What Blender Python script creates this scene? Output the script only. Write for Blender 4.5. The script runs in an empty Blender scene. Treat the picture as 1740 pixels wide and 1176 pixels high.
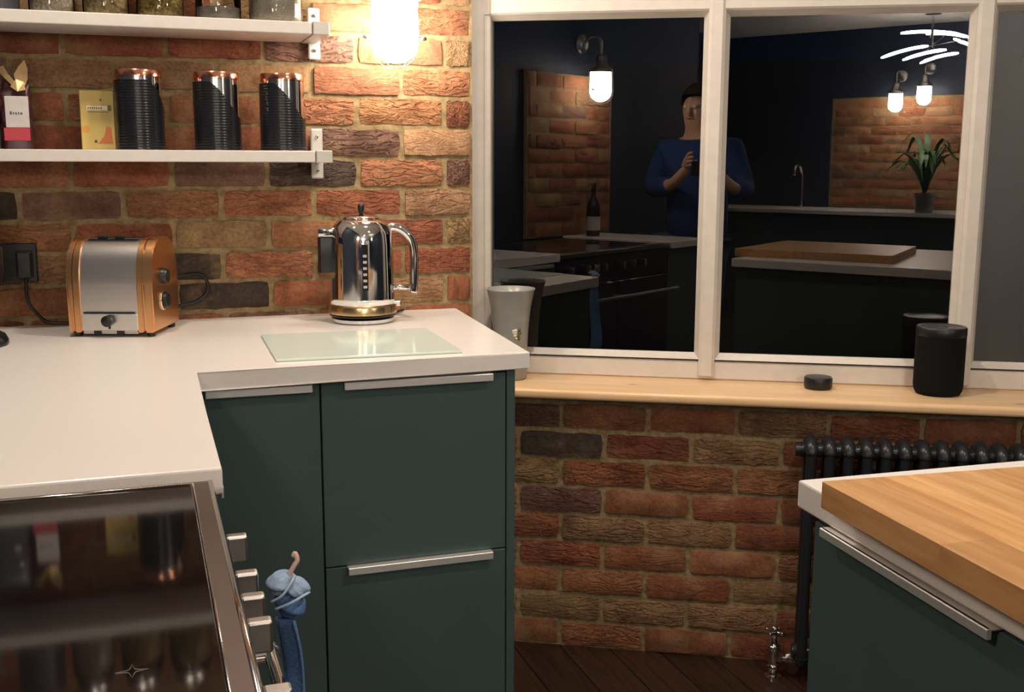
import bpy, bmesh, math, random
from mathutils import Vector, Matrix
random.seed(7)
S = bpy.context.scene
COL = S.collection
PI = math.pi

# ------------------------------------------------------------------ camera, world, exposure
cam_d = bpy.data.cameras.new('camera'); cam = bpy.data.objects.new('camera', cam_d); COL.objects.link(cam)
cr, cu, cf = Vector((0.9465, -0.3226, 0.0029)), Vector((0.0508, 0.1580, 0.9861)), Vector((0.3184, 0.9333, -0.1658))
cf.normalize(); cr = (cr - cf*cr.dot(cf)).normalized(); cu = cr.cross(cf)
M = Matrix((cr, cu, -cf)).transposed().to_4x4(); M.translation = Vector((0.2573, -2.7512, 1.2895))
cam.matrix_world = M
cam_d.sensor_width = 36; cam_d.lens = 1852.43/1740*36; cam_d.clip_start = 0.05; cam_d.clip_end = 60
S.camera = cam
world = bpy.data.worlds.new('night'); S.world = world; world.use_nodes = True
world.node_tree.nodes['Background'].inputs[0].default_value = (0.02, 0.05, 0.12, 1)
world.node_tree.nodes['Background'].inputs[1].default_value = 0.03
S.view_settings.view_transform = 'Standard'; S.view_settings.look = 'None'
S.view_settings.gamma = 1; S.view_settings.use_curve_mapping = False
S.view_settings.exposure = 0.0
LAMP_E = 46.0      # glow of the near wall lamp's jar
LAMP2_E = 105.0     # the lamp on the left wall
LAMPF_E = 120.0     # lamps on the far wall
STRIP_E = 200.0    # strips of the ceiling light
FILL_SPOT_E = 900.0     # ceiling spots added for fill, none in view
FILL_GLOBE_E = 140.0     # globe added for fill right of the island, out of view

# ------------------------------------------------------------------ materials
def mat(name, col=(.5,.5,.5), rough=.5, metal=0., spec=.5, coat=0., emit=None, es=0., trans=0., ior=1.45, alpha=1.):
    m = bpy.data.materials.new(name); m.use_nodes = True
    b = m.node_tree.nodes['Principled BSDF']; i = b.inputs
    i['Base Color'].default_value = (*col, 1); i['Roughness'].default_value = rough; i['Metallic'].default_value = metal
    i['Specular IOR Level'].default_value = spec; i['Coat Weight'].default_value = coat; i['Coat Roughness'].default_value = .05
    i['Transmission Weight'].default_value = trans; i['IOR'].default_value = ior; i['Alpha'].default_value = alpha
    if emit: i['Emission Color'].default_value = (*emit, 1); i['Emission Strength'].default_value = es
    return m
def nd(m, t, **kw):
    n = m.node_tree.nodes.new(t)
    for k, v in kw.items():
        if k.startswith('_'): setattr(n, k[1:], v)
        else: n.inputs[k.replace('__', ' ')].default_value = v
    return n
def lk(m, a, b): m.node_tree.links.new(a, b)
def bsdf(m): return m.node_tree.nodes['Principled BSDF']
def ramp(m, fac, stops):
    r = m.node_tree.nodes.new('ShaderNodeValToRGB'); e = r.color_ramp.elements
    e[0].position, e[0].color = stops[0][0], (*stops[0][1], 1); e[1].position, e[1].color = stops[-1][0], (*stops[-1][1], 1)
    for p, c in stops[1:-1]:
        x = e.new(p); x.color = (*c, 1)
    lk(m, fac, r.inputs[0]); return r.outputs[0]
def grain(m, scale=(1,1,1), nscale=8, detail=6, stops=None, bump=0., bdist=.002, rough=None, coord='Object', dist=0.):
    tc = nd(m, 'ShaderNodeTexCoord'); mp = nd(m, 'ShaderNodeMapping'); mp.inputs['Scale'].default_value = scale
    lk(m, tc.outputs[coord], mp.inputs[0])
    n = nd(m, 'ShaderNodeTexNoise', Scale=nscale, Detail=detail, Distortion=dist); lk(m, mp.outputs[0], n.inputs['Vector'])
    if stops: lk(m, ramp(m, n.outputs[0], stops), bsdf(m).inputs['Base Color'])
    if bump:
        b = nd(m, 'ShaderNodeBump', Strength=bump, Distance=bdist); lk(m, n.outputs[0], b.inputs['Height']); lk(m, b.outputs[0], bsdf(m).inputs['Normal'])
    if rough:
        r = nd(m, 'ShaderNodeMapRange'); r.inputs[3].default_value, r.inputs[4].default_value = rough
        lk(m, n.outputs[0], r.inputs[0]); lk(m, r.outputs[0], bsdf(m).inputs['Roughness'])
    return m

def brick_mat():
    m = mat('brick_clay', rough=.85, spec=.25); t = m.node_tree
    oi = nd(m, 'ShaderNodeObjectInfo'); tc = nd(m, 'ShaderNodeTexCoord')
    wn = nd(m, 'ShaderNodeTexWhiteNoise', _noise_dimensions='1D'); lk(m, oi.outputs['Random'], wn.inputs['W'])
    sc = nd(m, 'ShaderNodeVectorMath', _operation='SCALE'); sc.inputs['Scale'].default_value = 40.; lk(m, wn.outputs['Color'], sc.inputs[0])
    ad = nd(m, 'ShaderNodeVectorMath', _operation='ADD'); lk(m, tc.outputs['Object'], ad.inputs[0]); lk(m, sc.outputs[0], ad.inputs[1])
    big = nd(m, 'ShaderNodeTexNoise', Scale=14, Detail=5, Roughness=.6); lk(m, ad.outputs[0], big.inputs['Vector'])
    fine = nd(m, 'ShaderNodeTexNoise', Scale=130, Detail=6, Roughness=.7); lk(m, ad.outputs[0], fine.inputs['Vector'])
    # creases: stretched, warped noise
    mp = nd(m, 'ShaderNodeMapping'); mp.inputs['Scale'].default_value = (17, 17, 58); mp.inputs['Rotation'].default_value = (0, .3, 0)
    lk(m, ad.outputs[0], mp.inputs[0])
    cre = nd(m, 'ShaderNodeTexNoise', Scale=1., Detail=3.5, Roughness=.55, Distortion=2.0); lk(m, mp.outputs[0], cre.inputs['Vector'])
    crr = nd(m, 'ShaderNodeMapRange'); crr.inputs[1].default_value, crr.inputs[2].default_value = .36, .56; lk(m, cre.outputs[0], crr.inputs[0])
    # object alpha carries how strongly a brick is creased
    br = nd(m, 'ShaderNodeMath', _operation='MULTIPLY'); lk(m, crr.outputs[0], br.inputs[0]); lk(m, oi.outputs['Alpha'], br.inputs[1])
    # colour
    mix1 = nd(m, 'ShaderNodeMix', _data_type='RGBA', _blend_type='MULTIPLY'); mix1.inputs[0].default_value = 1
    lk(m, oi.outputs['Color'], mix1.inputs[6]); lk(m, ramp(m, big.outputs[0], [(.3, (.68,.62,.58)), (.5, (1,1,1)), (.7, (1.3,1.35,1.3))]), mix1.inputs[7])
    mix2 = nd(m, 'ShaderNodeMix', _data_type='RGBA', _blend_type='MULTIPLY'); mix2.inputs[0].default_value = .9
    lk(m, mix1.outputs[2], mix2.inputs[6]); lk(m, ramp(m, fine.outputs[0], [(.3, (.62,.6,.6)), (.5, (1,1,1)), (.66, (1.3,1.3,1.3))]), mix2.inputs[7])
    mix3 = nd(m, 'ShaderNodeMix', _data_type='RGBA', _blend_type='MIX'); lk(m, mix2.outputs[2], mix3.inputs[6])
    # lime bloom left on the face in patches
    mix3.inputs[7].default_value = (.33, .22, .12, 1)
    blo = nd(m, 'ShaderNodeTexNoise', Scale=9, Detail=7, Roughness=.65); lk(m, ad.outputs[0], blo.inputs['Vector'])
    blr = nd(m, 'ShaderNodeMapRange'); blr.inputs[1].default_value, blr.inputs[2].default_value, blr.inputs[4].default_value = .52, .72, .55
    lk(m, blo.outputs[0], blr.inputs[0]); lk(m, blr.outputs[0], mix3.inputs[0])
    lk(m, mix3.outputs[2], bsdf(m).inputs['Base Color'])
    b1 = nd(m, 'ShaderNodeBump', Strength=1., Distance=.0085); lk(m, br.outputs[0], b1.inputs['Height'])
    b2 = nd(m, 'ShaderNodeBump', Strength=.7, Distance=.0016); lk(m, fine.outputs[0], b2.inputs['Height']); lk(m, b1.outputs[0], b2.inputs['Normal'])
    b3 = nd(m, 'ShaderNodeBump', Strength=.5, Distance=.008); lk(m, big.outputs[0], b3.inputs['Height']); lk(m, b2.outputs[0], b3.inputs['Normal'])
    lk(m, b3.outputs[0], bsdf(m).inputs['Normal'])
    return m
MB = brick_mat()
MORT = grain(mat('lime_mortar', rough=.95, spec=.1), nscale=60, stops=[(.3, (.19,.135,.07)), (.7, (.36,.27,.145))], bump=.8, bdist=.004)
TEAL = grain(mat('teal_lacquer', (.060,.094,.094), rough=.3, spec=.5), nscale=4, rough=(.27,.34))
WHITE = grain(mat('white_quartz', (.78,.74,.70), rough=.22, spec=.5), nscale=300, detail=2, stops=[(.3,(.76,.72,.68)),(.7,(.80,.76,.72))])
UPVC = grain(mat('white_upvc', (.76,.70,.62), rough=.35), nscale=30, stops=[(.3,(.62,.57,.51)),(.7,(.67,.62,.56))])
SHELFW = grain(mat('white_shelf_laminate', (.72,.67,.62), rough=.4), nscale=40, stops=[(.3,(.57,.53,.49)),(.7,(.61,.57,.53))])
STEEL = mat('polished_steel', (.72,.70,.68), rough=.12, metal=1)
BRUSH = grain(mat('brushed_steel', (.60,.57,.54), rough=.3, metal=1), scale=(1,1,60), nscale=20, rough=(.22,.4))
DBRUSH = grain(mat('dark_brushed_steel', (.30,.27,.25), rough=.28, metal=1), scale=(1,1,60), nscale=20, rough=(.27,.30))
CHROME = mat('chrome', (.80,.80,.80), rough=.06, metal=1)
ALU = mat('brushed_aluminium', (.80,.78,.75), rough=.42, metal=.75)
GREYM = mat('pale_grey_metal', (.52,.50,.46), rough=.4, metal=.3)
TOST = mat('satin_steel', (.80,.76,.72), rough=.30, metal=1)
COPPER = mat('polished_copper', (.92,.50,.23), rough=.27, metal=1)
ROSE = mat('rose_copper', (.90,.42,.28), rough=.15, metal=1)
BRASS = mat('pale_brass', (.83,.62,.34), rough=.22, metal=1)
BLACK = mat('black_plastic', (.012,.012,.013), rough=.35)
BLKRIB = mat('black_enamel', (.012,.013,.015), rough=.2)
DARKCL = grain(mat('black_speaker_cloth', (.005,.005,.005), rough=.9, spec=.2), nscale=500, bump=.5, bdist=.001)
HOBG = mat('black_ceramic_glass', (.005,.004,.004), rough=.05, spec=.3)
PRINT = mat('grey_print', (.16,.15,.15), rough=.2)
RADM = mat('anthracite_paint', (.018,.02,.024), rough=.3)
NAVY = grain(mat('navy_wall_paint', (.012,.018,.035), rough=.7), nscale=60, bump=.1, bdist=.001)
CEIL = grain(mat('ceiling_paint', (.72,.70,.66), rough=.8), nscale=60, bump=.1, bdist=.001)
CERAM = grain(mat('grey_glazed_ceramic', (.40,.40,.38), rough=.25), nscale=20, stops=[(.3,(.25,.25,.235)),(.7,(.31,.31,.29))])
CREAM = mat('cream_paint', (.66,.62,.52), rough=.4)
DARKG = mat('dark_green_paint', (.10,.11,.04), rough=.5)
def wood(name, a, b, axis, scale=6, rough=.35, stretch=18):
    m = mat(name, rough=rough); s = [stretch]*3; s[axis] = 1.2
    tc = nd(m, 'ShaderNodeTexCoord'); oi = nd(m, 'ShaderNodeObjectInfo')
    sc = nd(m, 'ShaderNodeVectorMath', _operation='ADD'); wn = nd(m, 'ShaderNodeTexWhiteNoise', _noise_dimensions='1D')
    lk(m, oi.outputs['Random'], wn.inputs['W']); ml = nd(m, 'ShaderNodeVectorMath', _operation='SCALE'); ml.inputs['Scale'].default_value = 9
    lk(m, wn.outputs['Color'], ml.inputs[0]); lk(m, ml.outputs[0], sc.inputs[1])
    mp = nd(m, 'ShaderNodeMapping'); mp.inputs['Scale'].default_value = s
    lk(m, tc.outputs['Object'], sc.inputs[0]); lk(m, sc.outputs[0], mp.inputs[0])
    n = nd(m, 'ShaderNodeTexNoise', Scale=scale, Detail=6, Distortion=.6, Roughness=.6); lk(m, mp.outputs[0], n.inputs['Vector'])
    mid = tuple((x+y)/2 for x, y in zip(a, b))
    c = ramp(m, n.outputs[0], [(.3, a), (.5, mid), (.7, b)])
    mx = nd(m, 'ShaderNodeMix', _data_type='RGBA', _blend_type='MULTIPLY'); mx.inputs[0].default_value = 1
    lk(m, c, mx.inputs[6])
    hr = nd(m, 'ShaderNodeMapRange'); hr.inputs[3].default_value, hr.inputs[4].default_value = .82, 1.15
    lk(m, oi.outputs['Random'], hr.inputs[0]); lk(m, hr.outputs[0], mx.inputs[7])
    lk(m, mx.outputs[2], bsdf(m).inputs['Base Color'])
    bp = nd(m, 'ShaderNodeBump', Strength=.15, Distance=.001); lk(m, n.outputs[0], bp.inputs['Height']); lk(m, bp.outputs[0], bsdf(m).inputs['Normal'])
    return m
PINE = wood('varnished_pine', (.60,.39,.21), (.73,.51,.30), 0, scale=3, rough=.3, stretch=22)
KNOT = mat('pine_knot', (.26,.11,.04), rough=.4)
OAKB = wood('oiled_oak', (.42,.205,.075), (.64,.37,.16), 1, scale=4, rough=.35, stretch=14)
FLOORW = wood('dark_stained_oak', (.020,.010,.006), (.048,.024,.014), 1, scale=5, rough=.3)
def glow(name, col, s):
    m = bpy.data.materials.new(name); m.use_nodes = True; t = m.node_tree; t.nodes.clear()
    e = t.nodes.new('ShaderNodeEmission'); e.inputs[0].default_value = (*col, 1); e.inputs[1].default_value = s
    o = t.nodes.new('ShaderNodeOutputMaterial'); t.links.new(e.outputs[0], o.inputs[0]); return m
WARM = (1., .86, .70)
FILLG = glow('fill_spot_glow', (1., .87, .74), FILL_SPOT_E)
def pane_mat(name, ior, rough=0., tint=(1,1,1)):
    m = bpy.data.materials.new(name); m.use_nodes = True; t = m.node_tree; t.nodes.clear()
    f = t.nodes.new('ShaderNodeFresnel'); f.inputs[0].default_value = ior
    g = t.nodes.new('ShaderNodeBsdfGlossy'); g.inputs['Roughness'].default_value = rough
    tr = t.nodes.new('ShaderNodeBsdfTransparent'); tr.inputs[0].default_value = (*tint, 1)
    mx = t.nodes.new('ShaderNodeMixShader'); o = t.nodes.new('ShaderNodeOutputMaterial')
    t.links.new(f.outputs[0], mx.inputs[0]); t.links.new(tr.outputs[0], mx.inputs[1]); t.links.new(g.outputs[0], mx.inputs[2]); t.links.new(mx.outputs[0], o.inputs[0])
    return m
PANE = pane_mat('double_glazing', 2.2)
PANEF = pane_mat('satin_glazing', 2.0, .5)
CLEAR = pane_mat('clear_jar_glass', 1.45, .02, (.93,.95,.92))
FROST = mat('frosted_white_glass', (.62,.72,.66), rough=.12, spec=.6)

# ------------------------------------------------------------------ mesh helpers
def box(bm, x0, x1, y0, y1, z0, z1, bev=0., seg=1):
    vs = [bm.verts.new((x, y, z)) for x in (x0, x1) for y in (y0, y1) for z in (z0, z1)]
    fs = [bm.faces.new([vs[i] for i in q]) for q in ((0,1,3,2),(4,6,7,5),(0,4,5,1),(2,3,7,6),(0,2,6,4),(1,5,7,3))]
    if bev:
        es = set(e for f in fs for e in f.edges)
        bmesh.ops.bevel(bm, geom=list(es), offset=bev, segments=seg, profile=.5, affect='EDGES')
    return vs
def prism(bm, pts, z0, z1, bev=0., seg=1):
    a = [bm.verts.new((x, y, z0)) for x, y in pts]; b = [bm.verts.new((x, y, z1)) for x, y in pts]
    n = len(pts); fs = [bm.faces.new(b), bm.faces.new(a[::-1])]
    for i in range(n): fs.append(bm.faces.new((a[i], a[(i+1) % n], b[(i+1) % n], b[i])))
    if bev:
        es = set(e for f in fs[:2] for e in f.edges)
        bmesh.ops.bevel(bm, geom=list(es), offset=bev, segments=seg, profile=.5, affect='EDGES')
def lathe(bm, prof, c=(0,0,0), n=40, axis=None, cap=True):
    c = Vector(c); q = Vector((0,0,1)).rotation_difference(Vector(axis)) if axis else None
    rings = []
    for r, z in prof:
        ring = []
        for k in range(n):
            v = Vector((max(r, 1e-5)*math.cos(2*PI*k/n), max(r, 1e-5)*math.sin(2*PI*k/n), z))
            if q: v = q @ v
            ring.append(bm.verts.new(c+v))
        rings.append(ring)
    for a, b in zip(rings, rings[1:]):
        for k in range(n): bm.faces.new((a[k], a[(k+1) % n], b[(k+1) % n], b[k]))
    if cap:
        bm.faces.new(rings[0][::-1]); bm.faces.new(rings[-1])
def tube(bm, pts, r, n=10, closed=False):
    pts = [Vector(p) for p in pts]; m = len(pts); rings = []; up = Vector((0,0,1))
    rr = r if isinstance(r, (list, tuple)) else [r]*m
    prev = None
    for i, p in enumerate(pts):
        if closed: t = (pts[(i+1) % m]-pts[i-1]).normalized()
        else: t = (pts[min(i+1, m-1)]-pts[max(i-1, 0)]).normalized()
        a = prev if prev is not None else (Vector((1,0,0)) if abs(t.z) > .9 else up)
        s = (a - t*a.dot(t)).normalized(); prev = s; w = t.cross(s)
        rings.append([bm.verts.new(p + (s*math.cos(2*PI*k/n)+w*math.sin(2*PI*k/n))*rr[i]) for k in range(n)])
    prs = list(zip(rings, rings[1:])) + ([(rings[-1], rings[0])] if closed else [])
    for a, b in prs:
        for k in range(n): bm.faces.new((a[k], a[(k+1) % n], b[(k+1) % n], b[k]))
    if not closed: bm.faces.new(rings[0][::-1]); bm.faces.new(rings[-1])
def smooth_path(pts, k=6):
    pts = [Vector(p) for p in pts]; out = []
    P = [pts[0]*2-pts[1]]+pts+[pts[-1]*2-pts[-2]]
    for i in range(1, len(P)-2):
        for j in range(k):
            t = j/k; a, b, c, d = P[i-1], P[i], P[i+1], P[i+2]
            out.append(.5*((2*b)+(c-a)*t+(2*a-5*b+4*c-d)*t*t+(3*b-a-3*c+d)*t**3))
    out.append(pts[-1]); return out
def obj(name, bm, m, parent=None, smooth=False, sm_angle=None, **props):
    bmesh.ops.recalc_face_normals(bm, faces=bm.faces)
    me = bpy.data.meshes.new(name); bm.to_mesh(me); bm.free()
    if m: me.materials.append(m)
    if smooth or sm_angle:
        for p in me.polygons: p.use_smooth = True
        if sm_angle: me.set_sharp_from_angle(angle=math.radians(sm_angle))
    o = bpy.data.objects.new(name, me); COL.objects.link(o)
    if parent: o.parent = parent
    for k, v in props.items(): o[k] = v
    return o
def B(): return bmesh.new()
def bo(name, dims, m, parent=None, bev=0., seg=1, **props):
    bm = B(); box(bm, *dims, bev, seg); return obj(name, bm, m, parent, **props)
def thing(name, label, cat, loc=(0,0,0), rz=0, group=None):
    o = bpy.data.objects.new(name, None); COL.objects.link(o); o.empty_display_size = .05
    o.location = loc; o.rotation_euler = (0, 0, rz); o['label'] = label; o['category'] = cat
    if group: o['group'] = group
    return o
def tag(o, label, cat, group=None):
    o['label'] = label; o['category'] = cat
    if group: o['group'] = group
    return o
def struct(name, bm, m, label, cat='wall', parent=None, **k):
    return tag(obj(name, bm, m, parent, kind='structure', **k), label, cat) if parent is None else obj(name, bm, m, parent, **k)
def dup(root, loc=None, rz=None, label=None, group=None):
    r = root.copy(); COL.objects.link(r)
    if loc is not None: r.location = loc
    if rz is not None: r.rotation_euler[2] = rz
    if label: r['label'] = label
    if group: r['group'] = group
    for ch in root.children:
        c = ch.copy(); COL.objects.link(c); c.parent = r
        for g in ch.children:
            d = g.copy(); COL.objects.link(d); d.parent = c
    return r

# ------------------------------------------------------------------ frame of the window wall
ANG = .49932
DR = Vector((math.cos(ANG), -math.sin(ANG), 0)); NR = Vector((-math.sin(ANG), -math.cos(ANG), 0))
OF = Vector((1.087, 0, 0)) - NR*.09          # plane of the window frame and panes; NR points into the room
OB = Vector((.9721, 0, 0))                    # face of the bricks below the sill
WM = Matrix(((DR.x, -NR.x, 0, OF.x), (DR.y, -NR.y, 0, OF.y), (0, 0, 1, 0), (0, 0, 0, 1)))   # local x along wall, local -y into the room
BRK = -(OB-OF).dot(NR)                        # local y of the brick face
SB0 = (OB-OF).dot(DR)                         # local x of the brick reference
def win_obj(o): o.matrix_world = WM; return o

# ------------------------------------------------------------------ room shell
CZ = 2.42
def floor():
    bm = B(); prism(bm, [(-1.9,-7.3),(3.6,-7.3),(3.6,-1.2),(2.9,-.7),(1.14,.4),(-.55,.4),(-.55,-3.6),(-1.9,-3.6)], -.06, -.004)
    f = struct('floor', bm, mat('dark_floor_gap', (.006,.004,.003), rough=.8), 'dark stained wood floor running under the kitchen units', 'floor')
    rnd = random.Random(3)
    # boards the photograph shows, between the peninsula, the brick wall and the island
    y = -.02; k = 0
    meshes = {}
    x = .98
    while x < 2.1:
        L = -rnd.uniform(.0, .9)
        y1 = .05
        while y1 > -2.0:
            y0 = y1 - rnd.uniform(.8, 1.3)
            bm = B(); box(bm, -.0585, .0585, -(y1-y0)/2+.001, (y1-y0)/2-.001, -.008, 0, .0015)
            o = obj('floorboard', bm, FLOORW, f); o.location = (x, (y0+y1)/2, 0)
            y1 = y0
        x += .12
    for (x0, x1, y0, y1) in ((.4, .918, -3.2, -.9), (2.06, 3.55, -7.2, -1.3), (.4, 2.06, -7.2, -3.3), (-1.85, .4, -7.2, -3.8)):
        bo('floorboards', (x0, x1, y0, y1, -.004, 0), FLOORW, f, kind='stuff')
    return f
floor()
bm = B(); prism(bm, [(-1.9,-7.3),(3.6,-7.3),(3.6,-1.2),(2.9,-.5),(1.2,.4),(-.55,.4),(-.55,-3.6),(-1.9,-3.6)], CZ, CZ+.08)
struct('ceiling', bm, CEIL, 'white painted ceiling over the kitchen', 'ceiling')

# bricks: a few rough-edged meshes shared by all
def brick_mesh(seed, w=.212, h=.0635, d=.05):
    r = random.Random(seed); bm = B()
    nx, nz = 8, 3
    j = lambda s: r.uniform(-s, s)
    front = []
    for i in range(nx+1):
        col = []
        for k in range(nz+1):
            ex = i in (0, nx); ez = k in (0, nz)
            x = -w/2 + w*i/nx; z = -h/2 + h*k/nz
            if ex and ez: x *= .975; z *= .93
            col.append(bm.verts.new((x + (j(.0018) if ex else j(.004)), (0.0045+j(.001) if (ex or ez) else j(.0022)), z + (j(.0022) if ez else j(.003)))))
        front.append(col)
    for i in range(nx):
        for k in range(nz): bm.faces.new((front[i][k], front[i+1][k], front[i+1][k+1], front[i][k+1]))
    ring = [front[i][0] for i in range(nx+1)] + [front[nx][k] for k in range(1, nz+1)] + [front[i][nz] for i in range(nx-1, -1, -1)] + [front[0][k] for k in range(nz-1, 0, -1)]
    back = [bm.verts.new((v.co.x, d, v.co.z)) for v in ring]
    n = len(ring)
    for i in range(n): bm.faces.new((ring[i], ring[(i+1) % n], back[(i+1) % n], back[i]))
    bmesh.ops.recalc_face_normals(bm, faces=bm.faces)
    me = bpy.data.meshes.new('brick'); bm.to_mesh(me); bm.free(); me.materials.append(MB)
    for p in me.polygons: p.use_smooth = True
    me.set_sharp_from_angle(angle=math.radians(50))
    return me
BM = [brick_mesh(s) for s in range(10)]
RED, ORG, TAN, PUR, DRK = (.27,.098,.052), (.33,.142,.072), (.32,.19,.098), (.19,.10,.075), (.075,.053,.043)
def lay(parent, x0, x1, z0, row, phase, colours={}, creases={}, rnd=None, M0=None, shade=1., mixw=(4, 4, 2.2, .7)):
    """one course from x0 to x1; phase = position of a joint"""
    k = math.floor((x0-phase)/.225)
    while phase + k*.225 < x1 - .02:
        a = max(x0, phase+k*.225); b = min(x1, phase+(k+1)*.225); k += 1
        if b-a < .03: continue
        o = bpy.data.objects.new('brick', rnd.choice(BM)); COL.objects.link(o); o.parent = parent
        w = (b-a)/.225
        L = Matrix.Translation(((a+b)/2, rnd.uniform(-.003, .003), z0+.0375+rnd.uniform(-.0015, .0015))) @ Matrix.Rotation(rnd.uniform(-.008, .008), 4, 'Y') @ Matrix.Diagonal(((b-a-.012)/.212, 1, 1, 1))
        o.matrix_local = (M0 @ L) if M0 else L
        c = None; mid = (a+b)/2
        for (rr, xx), cc in colours.items():
            if rr == row and a <= xx <= b: c = cc
        if c is None: c = rnd.choices([RED, ORG, TAN, PUR], mixw)[0]
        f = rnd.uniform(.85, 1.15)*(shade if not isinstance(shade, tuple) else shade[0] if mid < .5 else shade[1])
        crease = rnd.choice([0, .1, .25, .45])
        for (rr, xx), cc in creases.items():
            if rr == row and a <= xx <= b: crease = cc
        o.color = (c[0]*f, c[1]*f*rnd.uniform(.93,1.07), c[2]*f, crease)

# brick wall behind the worktop
bm = B(); box(bm, -.55, 1.088, .0085, .3, 0, CZ)
wb = struct('wall_back', bm, MORT, 'old red and tan brick wall behind the white worktop', 'wall')
rnd = random.Random(11)
colsA = {(0,.45+.1):PUR, (0,.2):RED, (0,.7):DRK, (1,.62+.1):PUR, (4,.62):PUR, (4,.3):RED, (4,.5):RED, (-1,.45-.01):ORG, (-2,.3):RED, (-2,.5):TAN, (-3,.34):DRK, (-3,.52):ORG,
         (-4,.42):DRK, (-4,.65):RED, (-1,.75):RED, (-1,.95):TAN, (1,.95):TAN, (2,.9):ORG, (2,.7):ORG, (2,1.05):RED, (3,.75):ORG, (3,.95):ORG, (3,.6):TAN, (4,.9):ORG, (4,1.05):TAN,
         (0,.83):ORG, (0,1.05):PUR, (-2,.95):RED, (-2,1.05):TAN, (-3,.95):RED, (-4,.95):TAN, (-1,-.05):DRK, (5,.9):ORG, (5,.7):ORG, (6,.7):ORG}
creA = {(1,.75):1., (1,.95):.15, (0,.8):.9, (0,1.05):1., (0,.6):.9, (2,.75):.9, (2,.6):.9, (2,1.05):1., (3,.75):.25, (3,.95):.5, (2,.9):.7, (-1,.6):.5, (-1,.95):.5, (-2,1.05):.8, (-3,.55):.7,
        (-2,.8):.4, (4,.6):.8, (4,1.05):.5, (5,.95):.4, (-4,.9):.3}
for row in range(-5, 16):
    if row == -5: pass
    ph = 0. if row % 2 else .1125
    if row == -5: continue
    lay(wb, -.33, 1.086, 1.2258+.075*row, row, ph, colsA, creA, rnd, None, (.78, 1.))  # shelf shade put into the brick colour: left part of the wall darkened
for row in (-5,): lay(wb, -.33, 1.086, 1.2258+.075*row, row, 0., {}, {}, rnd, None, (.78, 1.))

# window wall: mortar backing below the sill, then the bricks
LB = lambda s: SB0 + s
bm = B(); box(bm, -.02, 2.35, BRK+.0085, BRK+.3, 0, .700)
ww = struct('wall_window', bm, MORT, 'low red brick wall under the window sill', 'wall'); win_obj(ww)
rnd = random.Random(5)
zo = 1.2258-.6266
colsB = {(-1,LB(.35)):DRK, (-1,LB(.3)):DRK, (0,LB(.5)):ORG, (0,LB(.25)):PUR, (0,LB(.7)):RED, (0,LB(.9)):TAN, (0,LB(1.1)):RED, (0,LB(1.35)):RED, (-1,LB(.65)):RED, (-1,LB(.85)):TAN, (-2,LB(.45)):RED, (-2,LB(.7)):RED,
         (-2,LB(.9)):ORG, (-3,LB(.3)):PUR, (-8,LB(.45)):ORG, (-8,LB(.7)):ORG, (-7,LB(.5)):TAN, (-7,LB(.7)):TAN, (-2,LB(.25)):TAN, (-7,LB(.8)):TAN}
for row in range(-8, 1):
    ph = LB(.3466 + (0 if row % 2 == 0 else .1125))
    lay(ww, LB(.02), 2.33, zo+.075*row, row, ph, colsB, {(-2,LB(.45)):.6, (0,LB(.9)):.5, (-1,LB(.85)):.6}, rnd, Matrix.Translation((0, BRK, 0)), .78, (5, 4, 1.6, .15))
bo('mortar_bed', (0, 2.33, BRK+.002, BRK+.06, .677, .697), MORT, ww)
# above the window: plastered lintel wall
bm = B(); box(bm, -.06, 2.35, -.03, .25, 2.16, CZ)
win_obj(struct('wall_lintel', bm, NAVY, 'strip of wall above the tall window', 'wall'))
# right end of the window wall and the rest of the room
E1 = OF + DR*2.3
bm = B(); prism(bm, [(E1.x-.0, E1.y-.12), (3.5, -1.9), (3.5, -7.2), (3.62, -7.2), (3.62, -1.8), (E1.x+.1, E1.y+.15)], 0, CZ)
struct('wall_right', bm, NAVY, 'dark navy wall to the right of the window', 'wall')
bm = B(); prism(bm, [(-.34,.3), (-.34,-3.75), (-1.8,-3.75), (-1.8,-7.2), (-1.92,-7.2), (-1.92,-3.63), (-.46,-3.63), (-.46,.3)], 0, CZ)
wl = struct('wall_left', bm, NAVY, 'dark navy painted wall on the cooker side', 'wall')
ML = Matrix.Translation((-.332, 0, 0)) @ Matrix.Rotation(-PI/2, 4, 'Z')      # bricks facing +x ... local x runs along -y
bm = B(); box(bm, 0, 1, 0, 1, 0, 1); bm.free()
bo('mortar_panel', (-.345, -.322, -2.76, -2.0, .91, 1.74), MORT, wl)
rnd = random.Random(9)
MLb = Matrix(((0, -1, 0, -.330), (1, 0, 0, 0), (0, 0, 1, 0), (0, 0, 0, 1)))
for row in range(11):
    lay(wl, -2.75, -2.01, .912+.075*row, row, -2.75+(.1125 if row % 2 else 0), {}, {}, rnd, Matrix.Translation((.016,0,0)) @ MLb)
# far wall of exposed brick
bm = B(); box(bm, -1.8, 3.5, -7.15, -7.0, 0, CZ)
wf = struct('wall_far', bm, MORT, 'brick wall at the far end of the kitchen, seen reflected in the window', 'wall')
rnd = random.Random(21)
MF = Matrix.Translation((0, -6.992, 0)) @ Matrix.Rotation(PI, 4, 'Z')
for row in range(12):
    lay(wf, -.95, .78, .93+.075*row, row, (.1125 if row % 2 else 0), {}, {}, rnd, MF)
bo('painted_band', (-1.8, 3.5, -7.01, -6.97, 1.85, CZ), NAVY, wf); bo('painted_panel', (-1.8, -.80, -7.01, -6.97, .91, 1.85), NAVY, wf); bo('painted_panel', (.97, 3.5, -7.01, -6.97, .91, 1.85), NAVY, wf)

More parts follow.
